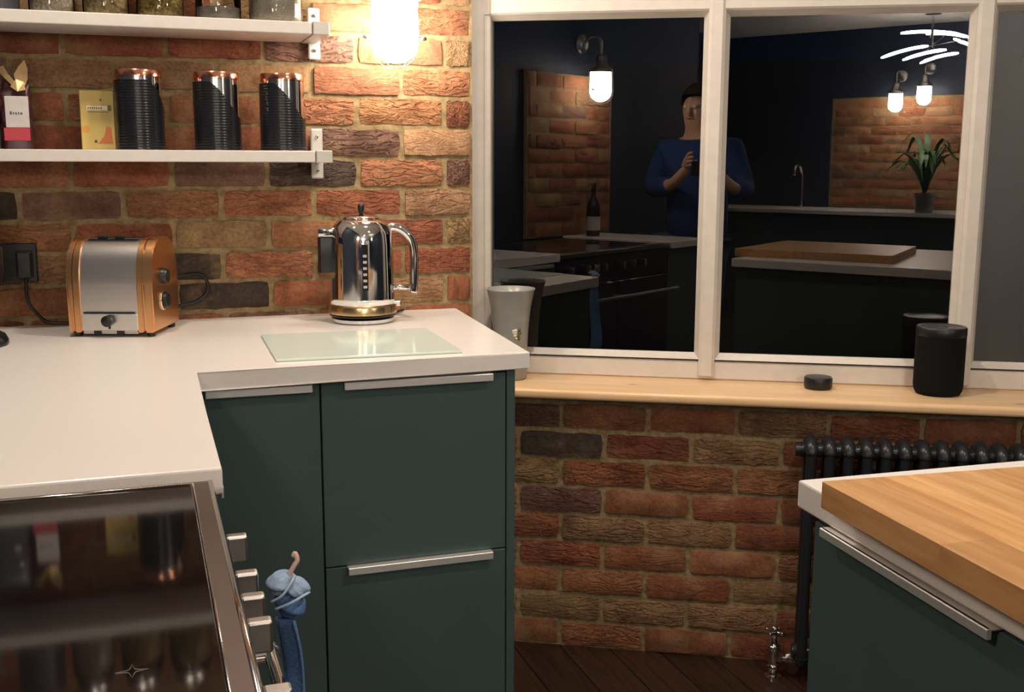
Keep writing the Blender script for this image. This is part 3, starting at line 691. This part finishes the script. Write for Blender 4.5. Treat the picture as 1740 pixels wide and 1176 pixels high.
# spout with black front panel
bm = B(); prism(bm, [(-.062,-.016),(-.088,-.016),(-.104,-.008),(-.104,.008),(-.088,.016),(-.062,.016)], .205, .226, .004, 3); obj('spout', bm, CHROME, kt, sm_angle=40)
bm = B(); prism(bm, [(-.066,-.015),(-.100,-.013),(-.105,0),(-.100,.013),(-.066,.015)], .120, .205, .003, 2); o = obj('spout_panel', bm, BLACK, kt, sm_angle=40); o['label'] = 'black spout panel'
# handle
bm = B(); hp = smooth_path([(.060,0,.222),(.078,0,.226),(.100,-.002,.218),(.120,-.003,.196),(.127,-.003,.165),(.127,-.003,.12),(.126,-.003,.085),(.123,-.003,.066)], 6)
tube(bm, hp, [.0095+.0015*min(1, i/12) for i in range(len(hp))], 16); obj('handle', bm, CHROME, kt, smooth=True)
bm = B(); tube(bm, [(.068,0,.080),(.124,-.002,.078)], .007, 12); obj('handle_bridge', bm, CHROME, kt, smooth=True)
# water gauge
bm = B()
def arc_patch(bm, a0, a1, z0, z1, r, n=6):
    A = [bm.verts.new((r*math.cos(a0+(a1-a0)*k/n), r*math.sin(a0+(a1-a0)*k/n), z0)) for k in range(n+1)]
    C = [bm.verts.new((r*math.cos(a0+(a1-a0)*k/n), r*math.sin(a0+(a1-a0)*k/n), z1)) for k in range(n+1)]
    for k in range(n): bm.faces.new((A[k], A[k+1], C[k+1], C[k]))
ga = -PI/2-.10
arc_patch(bm, ga-.09, ga+.09, .082, .190, .0785); bmesh.ops.solidify(bm, geom=list(bm.faces), thickness=.0012)
wg = obj('water_gauge', bm, BLACK, kt)
for k in range(6):
    bm = B(); arc_patch(bm, ga-.06, ga+.05, .088+k*.0145, .094+k*.0145, .0795); bmesh.ops.solidify(bm, geom=list(bm.faces), thickness=.0008); obj('gauge_mark', bm, WHITE, wg)
bm = B(); box(bm, .074, .092, -.012, .0, .034, .048, .003, 2); obj('switch', bm, CHROME, kt)
bm = B(); cbp = smooth_path([(.066,.02,.008),(.10,.09,.005),(.13,.13,.005)], 5); tube(bm, cbp, .0035, 8); obj('cable', bm, BLACK, kt, smooth=True)

# glass board on the worktop
bm = B(); prism(bm, [(.500,-.330),(.494,-.655),(.863,-.668),(.869,-.345)], .9104, .9154, .0015, 2)
tag(obj('glass_board', bm, FROST), 'pale green frosted glass chopping board in front of the kettle', 'chopping board')

# ------------------------------------------------------------------ toaster
TA = -.33
to = thing('toaster', 'copper and steel two-slot toaster on the left worktop', 'toaster', (.2185, -.155, .9105), TA)
Lx, Dy, Ht = .088, .088, .212      # half length, half depth, height
def tprof(sc=1., z0=.010, top=Ht):
    pts = [(-Dy*sc, z0)]
    pts.append((-Dy*sc, .115))
    for k in range(1, 9):
        a = PI*k/9/2*1.0; pts.append((-Dy*sc*(.36+.64*math.cos(a)), .115+(top-.115)*math.sin(a)))
    pts.append((-Dy*sc*.34, top)); pts += [(-y, z) for y, z in pts[::-1]]
    return pts
def xprism(bm, prof, x0, x1, bev=0.):
    a = [bm.verts.new((x0, y, z)) for y, z in prof]; b = [bm.verts.new((x1, y, z)) for y, z in prof]; n = len(prof)
    f0 = bm.faces.new(a); f1 = bm.faces.new(b[::-1])
    for i in range(n): bm.faces.new((a[i], b[i], b[(i+1) % n], a[(i+1) % n]))
    if bev: bmesh.ops.bevel(bm, geom=list(set(list(f0.edges)+list(f1.edges))), offset=bev, segments=2, affect='EDGES')
bm = B(); xprism(bm, tprof(.965, .014, Ht-.003), -.066, .058); obj('body', bm, TOST, to, sm_angle=30)
bm = B(); xprism(bm, tprof(1.0), -.080, -.066, .002); xprism(bm, tprof(1.02), -.093, -.081, .003); o = obj('end_casting', bm, COPPER, to, sm_angle=30); o['label'] = 'copper end casting'
bm = B(); xprism(bm, tprof(1.0), .058, .071, .002); xprism(bm, tprof(1.02), .072, .094, .004); ec = obj('end_casting', bm, COPPER, to, sm_angle=30); ec['label'] = 'copper end casting with dials'
# control panel inset, dials
for z, r, nm in ((.128, .020, 'timer_dial'), (.074, .021, 'selector_dial')):
    bm = B(); lathe(bm, [(r,0),(r,.003),(r*.82,.004),(r*.80,.010),(r*.7,.012)] if z < .1 else [(r*.9,0),(r*.9,.008),(r*.75,.013),(.001,.014)], (.094, -.020, z), 32, (1,0,0)); o = obj(nm, bm, BLACK, ec, sm_angle=40)
bm = B(); tube(bm, [(.0955, -.020+.021*math.cos(a*PI/16), .074+.021*math.sin(a*PI/16)) for a in range(32)], .0018, 8, True); obj('dial_ring', bm, CHROME, ec, smooth=True)
bm = B(); box(bm, -.060, .052, -Dy-.001, -Dy+.006, .052, .055); obj('panel_gap', bm, BLACK, to)
bm = B(); box(bm, -.064, .056, -Dy-.002, -Dy+.006, .0145, .051, .001); lp = obj('lower_panel', bm, TOST, to)
bm = B(); lathe(bm, [(.005,0),(.005,.008),(.012,.010),(.012,.018),(.009,.020)], (-.004, -Dy-.001, .037), 24, (0,-1,0)); kb = obj('lift_knob', bm, BLACK, to, sm_angle=40)
bm = B(); box(bm, -.0065, -.0015, -Dy-.004, -Dy-.001, .018, .030, .001); obj('knob_pointer', bm, BLACK, kb)
bm = B(); box(bm, -.064, .056, -Dy+.004, Dy-.004, .006, .0145, .001); obj('crumb_tray', bm, BRUSH, to)
for x in (-.032, .018): bo('tray_slot', (x-.008, x+.008, -Dy+.001, -Dy+.010, .005, .0145), BLACK, to)
for y in (-.03, .03): bo('bread_slot', (-.058, .050, y-.011, y+.011, Ht-.006, Ht-.0018), BLACK, to)
for x in (-.030, .008):
    b_ = bo('bread_lifter', (x-.010, x+.010, -.036, -.024, Ht-.002, Ht+.006), BLACK, to, .002)
for x in (-.080, .080):
    for y in (-.070, .070):
        bm = B(); lathe(bm, [(.008,-.0005),(.009,.003),(.009,.012)], (x,y,0), 16); obj('foot', bm, BLACK, to, sm_angle=40)
# toaster cable looping at the right, towards the wall
bm = B(); ca, sa = math.cos(-TA), math.sin(-TA)
def TL(x, y, z): dx, dy = x-.2185, y+.155; return (dx*ca-dy*sa, dx*sa+dy*ca, z-.9105)
tube(bm, smooth_path([TL(.31,-.075,1.02),TL(.36,-.045,1.025),TL(.392,-.02,1.022),TL(.408,-.012,1.0),TL(.405,-.012,.975),TL(.38,-.014,.955),TL(.335,-.02,.945)], 8), .0042, 10)
obj('cable', bm, BLACK, to, smooth=True)

# socket with plug and cable, coffee grinder at the left edge
so = thing('wall_socket', 'black plug in a wall socket at the left edge of the brick wall', 'socket', (.0, -.006, 1.06))
bo('face_plate', (-.115, .031, -.010, 0, -.046, .044), BLACK, so, .003, 2)
pl = bo('plug', (-.012, .022, -.042, -.010, -.034, .028), BLACK, so, .005, 2)
bm = B(); tube(bm, smooth_path([(.006,-.03,-.032),(.006,-.032,-.075),(.012,-.030,-.10),(.030,-.026,-.125),(.045,-.022,-.138),(.075,-.02,-.1435),(.10,-.02,-.1440)], 6), .0038, 8); obj('cable', bm, BLACK, pl, smooth=True)
cg = thing('coffee_grinder', 'dark appliance with a round foot, cut off by the left edge', 'appliance', (-.083, -.270, .9105))
bm = B(); lathe(bm, [(.066,0),(.070,.003),(.070,.010),(.064,.022),(.050,.030)], n=40); obj('foot', bm, BLKRIB, cg, sm_angle=40)
bm = B(); lathe(bm, [(.050,.030),(.052,.06),(.060,.12),(.070,.15),(.070,.20),(.050,.23)], n=40); obj('body', bm, BLKRIB, cg, sm_angle=40)
bm = B(); lathe(bm, [(.050,.230),(.066,.30),(.066,.31),(.02,.32)], n=40); obj('hopper', bm, BLACK, cg, sm_angle=40)

# ------------------------------------------------------------------ things on the sill
def onsill(s, n, z=.7225): p = OF+DR*s+NR*n; return (p.x, p.y, z)
sp = thing('smart_speaker', 'tall black cylindrical speaker on the right of the sill', 'speaker', onsill(1.186, .083))
bm = B(); lathe(bm, [(.046,0),(.053,.002),(.0575,.010),(.0595,.022),(.0595,.147)], n=56); obj('cloth_body', bm, DARKCL, sp, sm_angle=50)
bm = B(); lathe(bm, [(.0595,.1475),(.0602,.150),(.0602,.166),(.058,.170),(.050,.171),(.048,.1695),(.001,.1692)], n=56); o = obj('top_cap', bm, BLACK, sp, sm_angle=40)
bo('button', (-.012, -.004, -.035, -.031, .169, .1705), PRINT, o); bo('button', (.004, .012, -.035, -.031, .169, .1705), PRINT, o)
pk = thing('black_puck', 'small flat black round speaker puck on the sill', 'speaker', onsill(.897, .072))
bm = B(); lathe(bm, [(.030,0),(.034,.002),(.0355,.006),(.0355,.026),(.034,.029)], n=48); obj('body', bm, BLACK, pk, sm_angle=40)
bm = B(); lathe(bm, [(.034,.029),(.033,.030),(.001,.0302)], n=48); obj('top', bm, RADM, pk, sm_angle=40)
va = thing('vase', 'grey ceramic flared vase in the corner of the sill', 'vase', onsill(.100, .085))
bm = B(); lathe(bm, [(.0001,.0),(.040,.0),(.043,.003),(.044,.06),(.047,.13),(.053,.19),(.062,.232),(.0645,.238),(.0645,.241),(.061,.240),(.051,.19),(.044,.13),(.041,.06),(.040,.008),(.0001,.008)], n=56, cap=False); vb = obj('body', bm, CERAM, va, smooth=True)
def vface(a, z, r=.053): return Vector((r*math.cos(a), r*math.sin(a), z))
aa = -PI/2-.02
fl = None
for k, (da, dz, sx, m_) in enumerate(((-.08,.128,.007,CREAM), (-.02,.134,.006,CREAM), (-.14,.133,.005,CREAM), (-.05,.121,.006,CREAM), (.16,.135,.006,DARKG), (.22,.127,.005,DARKG), (.10,.120,.006,DARKG), (.04,.112,.005,BRASS), (.14,.113,.006,DARKG))):
    bm = B(); bmesh.ops.create_uvsphere(bm, u_segments=12, v_segments=6, radius=1); 
    for v in bm.verts: v.co = Vector((v.co.x*sx, v.co.y*.0018, v.co.z*sx*.8))
    p = vface(aa+da, dz+.0, .0468+.0006*(dz-.11)*40); q = obj('painted_petal' if k < 4 else 'painted_leaf', bm, m_, vb, smooth=True); q.location = p; q.rotation_euler = (0, 0, aa+da+PI/2)

# ------------------------------------------------------------------ radiator and valve
rd = thing('radiator', 'anthracite column radiator on the low brick wall', 'radiator', (0,0,0)); rd.matrix_world = WM @ Matrix.Translation((LB(.970), BRK-.085, .0))
for k in range(20):
    x = k*.0435
    t = 'section'
    bm = B()
    for dy in (-.034, .034):
        tube(bm, [(x, dy, .075), (x, dy, .600)], .0125, 10)
    for z in (.062, .612):
        pts = [(x, -.034+.068*i/6, z+(.016 if z > .3 else -.016)*math.sin(PI*i/6)*.6) for i in range(7)]
        tube(bm, [(x,-.034, z-.012 if z > .3 else z+.012)]+pts+[(x,.034, z-.012 if z > .3 else z+.012)], .0155, 10)
    tube(bm, [(x-.0215, 0, .600), (x+.0215, 0, .600)], .019, 12); tube(bm, [(x-.0215, 0, .075), (x+.0215, 0, .075)], .019, 12)
    obj('section', bm, RADM, rd, sm_angle=60)
bm = B(); tube(bm, [(-.035, 0, .600), (-.0225, 0, .600)], .017, 14); obj('end_plug', bm, RADM, rd, sm_angle=50)
bo('wall_bracket', (.10, .12, .0125, .080, .40, .42), RADM, rd)
vl = thing('radiator_valve', 'chrome radiator valve with cross handle at the radiator foot', 'radiator valve', (1.727, -.506, 0))
bm = B(); lathe(bm, [(.021,0),(.021,.005),(.011,.008),(.011,.02),(.015,.024),(.015,.031),(.0105,.035),(.0125,.05),(.0145,.062),(.012,.074),(.0145,.078),(.0145,.085),(.0085,.090),(.0075,.108),(.011,.112),(.011,.118)], n=28); obj('valve_body', bm, CHROME, vl, sm_angle=50)
bm = B(); bmesh.ops.create_uvsphere(bm, u_segments=16, v_segments=10, radius=.0105, matrix=Matrix.Translation((0,0,.128)))
for k in range(4):
    a = .5+k*PI/2; c, s = math.cos(a), math.sin(a); tube(bm, [(0,0,.122),(.018*c,.018*s,.122)], .0032, 8); bmesh.ops.create_uvsphere(bm, u_segments=10, v_segments=8, radius=.0055, matrix=Matrix.Translation((.021*c,.021*s,.122)))
obj('cross_handle', bm, CHROME, vl, smooth=True)
bm = B(); q0 = Vector((0,0,.052)); qd = DR*1.0; tube(bm, [q0+qd*.008, q0+qd*.046], .0075, 12); tube(bm, [q0+qd*.010, q0+qd*.022], .0115, 6); tube(bm, [q0+qd*.03, q0+qd*.046], .0125, 6); obj('tail_connector', bm, CHROME, vl, sm_angle=40)

# ------------------------------------------------------------------ island
I0, I1 = Vector((1.002,-1.651)), Vector((2.15,-1.70))
I2 = Vector((1.95,-2.62)); I3 = I0 + Vector((-.070,-.9975))*.98
bm = B(); prism(bm, [tuple(I0), tuple(I3), tuple(I2), tuple(I1)], .875, .910, .003, 2)
tag(obj('island_worktop', bm, WHITE), 'white quartz worktop of the island at lower right', 'worktop')
isl = thing('island_cabinet', 'dark teal island cabinet below the wooden board', 'cabinet', (1.5, -2.1, 0))
ins = lambda p, dx, dy: (p.x+dx-1.5, p.y+dy+2.1)
bm = B(); prism(bm, [ins(I0,.022,-.030), ins(I3,.022,.03), ins(I2,-.02,.03), ins(I1,-.02,-.02)], .10, .874, .002); obj('carcass', bm, TEAL, isl)
bm = B(); prism(bm, [ins(I0,.07,-.07), ins(I3,.07,.07), ins(I2,-.06,.07), ins(I1,-.06,-.06)], 0, .10); obj('plinth', bm, TEAL, isl)
sd = (I3-I0).normalized(); sn = Vector((sd.y, -sd.x)); 
if sn.x > 0: sn = -sn
def on_side(u, out, z): p = I0+Vector((.022,-.030))+sd*u+sn*out; return (p.x-1.5, p.y+2.1, z)
def sidebox(bm, u0, u1, o0, o1, z0, z1, bev=.001):
    pts = [on_side(u0,o0,0)[:2], on_side(u1,o0,0)[:2], on_side(u1,o1,0)[:2], on_side(u0,o1,0)[:2]]; prism(bm, pts, z0, z1, bev)
bm = B(); sidebox(bm, .004, .385, .0005, .018, .13, .868); dr1 = obj('drawer', bm, TEAL, isl)
bm = B(); sidebox(bm, .389, .90, .0005, .018, .13, .868); dr2 = obj('drawer', bm, TEAL, isl)
for dd, (u0, u1) in ((dr1, (.040, .330)), (dr2, (.44, .84))):
    bm = B(); sidebox(bm, u0, u1, .010, .033, .8705, .873, .0006); sidebox(bm, u0, u1, .029, .034, .862, .873, .001); obj('handle', bm, ALU, dd)
# butcher block: staves
wbd = thing('wooden_board', 'thick oiled wooden board lying on the island worktop', 'chopping board', (1.25, -1.95, .9105))
b0 = Vector((.962,-1.755)); b1 = Vector((1.60,-1.810)); b3 = b0+Vector((-.075,-1.0)).normalized()*.60; b2 = Vector((1.50,-2.38))
NST = 10
for k in range(NST):
    f = lambda t, a, b: a.lerp(b, t)
    p, q, r_, s_ = f(k/NST,b0,b1), f((k+1)/NST,b0,b1), f((k+1)/NST,b3,b2), f(k/NST,b3,b2)
    # split every stave in two with a staggered joint
    t = (.35, .62, .45, .7, .3)[k % 5]
    for a_, b_ in ((0, t), (t, 1)):
        pts = [p.lerp(s_, a_), q.lerp(r_, a_), q.lerp(r_, b_), p.lerp(s_, b_)]; cx_ = sum((v.x for v in pts))/4; cy_ = sum((v.y for v in pts))/4
        bm = B(); prism(bm, [((v.x-cx_)*.998, (v.y-cy_)*.9995) for v in pts], 0, .031, .0008)
        o = obj('stave', bm, OAKB, wbd); o.location = (cx_-1.25, cy_+1.95, 0)

# ------------------------------------------------------------------ behind the camera, seen only as reflections
def simple_cab(name, label, x0, x1, y0, y1, face):
    t = thing(name, label, 'cabinet', ((x0+x1)/2, (y0+y1)/2, 0)); l = t.location
    P(t, 'carcass', (x0, x1, y0, y1, .1, .874), TEAL); P(t, 'plinth', (x0+.05, x1-.05, y0+.05, y1-.05, 0, .1), TEAL); return t
simple_cab('base_cabinet', 'teal base cabinet beyond the cooker, reflected in the left pane', -.33, .31, -2.66, -2.33, 0)
bm = B(); box(bm, -.335, .341, -2.68, -2.326, .875, .910, .003); tag(obj('worktop', bm, WHITE), 'white worktop beyond the cooker, reflected in the left pane', 'worktop')
bt = thing('oil_bottle', 'dark bottle on the worktop beyond the cooker, reflected in the left pane', 'bottle', (-.2, -2.42, .9105))
bm = B(); lathe(bm, [(.034,0),(.036,.004),(.036,.14),(.030,.17),(.013,.20),(.012,.25)], n=28); obj('body', bm, BLKRIB, bt, sm_angle=50)
bm = B(); lathe(bm, [(.0365,.03),(.0368,.032),(.0368,.10),(.0365,.102)], n=28); obj('label', bm, WLB, bt, sm_angle=50)
bm = B(); lathe(bm, [(.014,.25),(.014,.275)], n=20); obj('stopper', bm, STEEL, bt, sm_angle=50)
simple_cab('sink_cabinet', 'teal run of cabinets on the far wall, reflected in the middle pane', -1.7, 1.6, -6.95, -6.38, 0)
bm = B(); box(bm, -1.75, 1.65, -6.97, -6.34, .875, .910, .003); tag(obj('worktop', bm, WHITE), 'white worktop along the far brick wall, reflected in the middle pane', 'worktop')
tp = thing('kitchen_tap', 'tall chrome tap on the far worktop, reflected in the middle pane', 'tap', (-.95, -6.75, .9105))
bm = B(); tube(bm, smooth_path([(0,0,0),(0,0,.25),(0,.03,.34),(0,.09,.37),(0,.15,.34),(0,.16,.28)], 6), .013, 12); obj('spout', bm, CHROME, tp, smooth=True)
bm = B(); lathe(bm, [(.028,0),(.028,.006),(.02,.01),(.02,.05)], n=20); obj('base', bm, CHROME, tp, sm_angle=40)
pt = thing('potted_plant', 'leafy arching plant in a pot, reflected beside the right mullion', 'plant', (.22, -6.42, .9105))
bm = B(); lathe(bm, [(.06,0),(.065,.005),(.085,.15),(.09,.155),(.08,.156),(.075,.14)], n=28); obj('pot', bm, CERAM, pt, sm_angle=50)
LEAF = grain(mat('plant_leaf', rough=.5), nscale=30, stops=[(.3,(.04,.12,.03)),(.7,(.10,.24,.06))])
rl = random.Random(4)
for k in range(26):
    a = rl.uniform(0, 2*PI); L_ = rl.uniform(.2, .42); h = rl.uniform(.25, .5); c, s = math.cos(a), math.sin(a)
    pts = smooth_path([(0,0,.13),(.25*L_*c,.25*L_*s,.13+h*.7),(.6*L_*c,.6*L_*s,.13+h),(L_*c,L_*s,.13+h*.7)], 4)
    bm = B(); n = len(pts)
    lf = [(bm.verts.new(p+Vector((-s,c,0))*(.003+.02*math.sin(PI*i/(n-1)))), bm.verts.new(p-Vector((-s,c,0))*(.003+.02*math.sin(PI*i/(n-1))))) for i, p in enumerate(pts)]
    for (a1, a2), (c1, c2) in zip(lf, lf[1:]): bm.faces.new((a1, c1, c2, a2))
    bmesh.ops.solidify(bm, geom=list(bm.faces), thickness=.001)
    obj('leaf', bm, LEAF, pt, smooth=True)
fr = thing('fridge_freezer', 'tall grey fridge-freezer at the right of the far room, reflected in the right pane', 'fridge', (1.63, -4.95, 0))
FRM = mat('grey_fridge_enamel', (.50,.52,.52), rough=.45)
bm = B(); box(bm, -.45, .45, -.35, .30, .02, 1.9, .004); obj('body', bm, FRM, fr)
for z0, z1 in ((.04,.70), (.71,1.89)):
    bm = B(); box(bm, -.45, .45, .302, .345, z0, z1, .006, 2); d = obj('door', bm, FRM, fr)
    bm = B(); box(bm, .38, .40, .352, .375, (z1-.45 if z0 < .5 else z0+.08), (z1-.08 if z0 < .5 else z0+.5), .003); box(bm, .38, .40, .343, .354, (z1-.12 if z0 < .5 else z0+.1), (z1-.1 if z0 < .5 else z0+.12), .0); obj('handle', bm, ALU, d)

# the photographer, visible as a dim reflection in the left pane
def skin(name, verts, edges, radii, m, parent, sub=2, root=0):
    me = bpy.data.meshes.new(name); me.from_pydata(verts, edges, []); me.materials.append(m)
    o = bpy.data.objects.new(name, me); COL.objects.link(o)
    sk = o.modifiers.new('Skin', 'SKIN'); sk.use_smooth_shade = True
    for i, r in enumerate(radii):
        v = me.skin_vertices[0].data[i]; v.radius = (r, r) if not isinstance(r, tuple) else r; v.use_root = (i == root)
    ss = o.modifiers.new('Sub', 'SUBSURF'); ss.levels = sub; ss.render_levels = sub
    dg = bpy.context.evaluated_depsgraph_get(); ev = o.evaluated_get(dg); nm = bpy.data.meshes.new_from_object(ev)
    o.modifiers.clear(); o.data = nm; bpy.data.meshes.remove(me); o.parent = parent
    for p in nm.polygons: p.use_smooth = True
    return o
pe = thing('person', 'person in a blue hoodie and jeans holding up a phone, seen in the glass', 'person', (.03, -3.12, 0), 0)
SKINM = grain(mat('skin', (.62,.36,.25), rough=.5), nscale=40, stops=[(.3,(.58,.33,.22)),(.7,(.66,.39,.28))])
HOOD = grain(mat('blue_hoodie_cotton', (.015,.045,.16), rough=.9), nscale=200, bump=.3, bdist=.002); JEAN = grain(mat('denim', (.05,.08,.16), rough=.9), nscale=300, bump=.3, bdist=.001)
HAIR = mat('dark_brown_hair', (.03,.018,.012), rough=.6)
# body skin: head, neck, trunk, arms and legs in one surface (feet at z=0, facing +y)
V = [(0,0,.92),(0,.0,1.10),(0,.0,1.28),(0,0,1.38),(0,.01,1.45),(0,.03,1.53),(0,.035,1.60),(0,.03,1.66),
     (-.17,0,1.36),(-.25,.06,1.14),(-.02,.24,1.18),(.10,.31,1.26),
     (.17,0,1.36),(.29,.03,1.14),(.33,.22,1.16),(.285,.315,1.24),
     (-.09,0,.86),(-.10,.02,.48),(-.11,0,.08),(-.115,.14,.03),(.09,0,.86),(.10,.02,.48),(.11,0,.08),(.115,.14,.03)]
Ed = [(0,1),(1,2),(2,3),(3,4),(4,5),(5,6),(6,7),(3,8),(8,9),(9,10),(10,11),(3,12),(12,13),(13,14),(14,15),(0,16),(16,17),(17,18),(18,19),(0,20),(20,21),(21,22),(22,23)]
Rd = [(.15,.11),(.13,.10),(.15,.11),(.10,.08),.055,(.078,.088),(.085,.098),(.065,.075),.062,.045,.033,.028,.062,.045,.033,.028,.085,.058,.042,.035,.085,.058,.042,.035]
body = skin('body', V, Ed, Rd, SKINM, pe, 2)
for sx in (-1, 1):
    bm = B(); bmesh.ops.create_uvsphere(bm, u_segments=12, v_segments=8, radius=.011, matrix=Matrix.Translation((sx*.030, .118, 1.595))); obj('eye', bm, WHITE, body, smooth=True)
    bm = B(); bmesh.ops.create_uvsphere(bm, u_segments=12, v_segments=8, radius=1)
    for v in bm.verts: v.co = Vector((sx*.082+v.co.x*.008, .03+v.co.y*.02, 1.585+v.co.z*.032))
    obj('ear', bm, SKINM, body, smooth=True)
bm = B(); bmesh.ops.create_cone(bm, segments=10, radius1=.016, radius2=.008, depth=.045, cap_ends=True, matrix=Matrix.Translation((0,.128,1.57)) @ Matrix.Rotation(-.35,4,'X')); obj('nose', bm, SKINM, body, smooth=True)
bo('mouth', (-.022,.022,.112,.122,1.528,1.536), mat('lips', (.42,.16,.13), rough=.5), body, .003, 2)
# hair cap
bm = B(); bmesh.ops.create_uvsphere(bm, u_segments=28, v_segments=18, radius=1)
for v in list(bm.verts): v.co = Vector((v.co.x*.094, v.co.y*.108+.018, v.co.z*.105+1.625))
bmesh.ops.delete(bm, geom=[v for v in bm.verts if v.co.y > .07 and v.co.z < 1.66], context='VERTS'); obj('hair', bm, HAIR, pe, smooth=True)
hoodie = skin('hoodie', [(0,0,.80),(0,0,1.06),(0,0,1.26),(0,-.005,1.42),(-.18,0,1.36),(-.26,.06,1.14),(-.06,.21,1.17),(.18,0,1.36),(.30,.03,1.14),(.34,.19,1.155)],
     [(0,1),(1,2),(2,3),(3,4),(4,5),(5,6),(3,7),(7,8),(8,9)], [(.21,.165),(.19,.155),(.20,.155),(.135,.115),.098,.068,.055,.098,.068,.055], HOOD, pe, 2)
skin('jeans', [(0,0,.90),(-.095,0,.82),(-.10,.02,.48),(-.11,0,.10),(.095,0,.82),(.10,.02,.48),(.11,0,.10)], [(0,1),(1,2),(2,3),(0,4),(4,5),(5,6)], [(.165,.125),.108,.078,.066,.108,.078,.066], JEAN, pe, 2)
for sx in (-1, 1):
    bm = B(); bmesh.ops.create_cube(bm, size=1); 
    for v in bm.verts: v.co = Vector((sx*.113+v.co.x*.10, .06+v.co.y*.27, .04+v.co.z*.078))
    bmesh.ops.bevel(bm, geom=list(bm.edges), offset=.025, segments=3, affect='EDGES'); obj('shoe', bm, BLACK, pe, smooth=True)
# hands: palm and five fingers closing on the phone's edges
for nm, wx, ph_, s in (('hand', .10, .150, 1), ('hand', .285, .300, -1)):
    base = Vector((wx, .315, 1.25)); pts = [tuple(base), tuple(base+Vector((s*.010,.018,.03))), tuple(base+Vector((s*.018,.022,.055)))]; ed = [(0,1),(1,2)]; rr = [.026, (.034,.018), (.034,.016)]
    for k in range(4):
        z = 1.262+.021*k; ln = (.030,.036,.038,.034)[k]; i = len(pts)
        a = base+Vector((s*.022,.026,0)); a.z = z+.01
        pts += [tuple(a), tuple(a+Vector((s*ln*.5,.012,.006))), tuple(a+Vector((s*ln,.004,.010)))]; ed += [(2,i),(i,i+1),(i+1,i+2)]; rr += [.0095,.009,.008]
    i = len(pts); a = base+Vector((s*.010,-.012,.02)); pts += [tuple(a), tuple(a+Vector((s*.022,-.014,.022))), tuple(a+Vector((s*.040,-.008,.036)))]; ed += [(0,i),(i,i+1),(i+1,i+2)]; rr += [.013,.011,.009]
    skin(nm, pts, ed, rr, SKINM, pe, 1)
ph = thing('phone', 'dark phone held upright by the reflected person', 'phone', (.2573, -2.772, 1.225), 0)
bm = B(); box(bm, -.08, .07, -.004, .004, -.0, .078, .003, 3); obj('case', bm, BLACK, ph)
bm = B(); box(bm, -.074, .064, -.0048, -.0039, .004, .074); obj('screen', bm, glow('lit_screen', (.5,.42,.35), .8), ph)
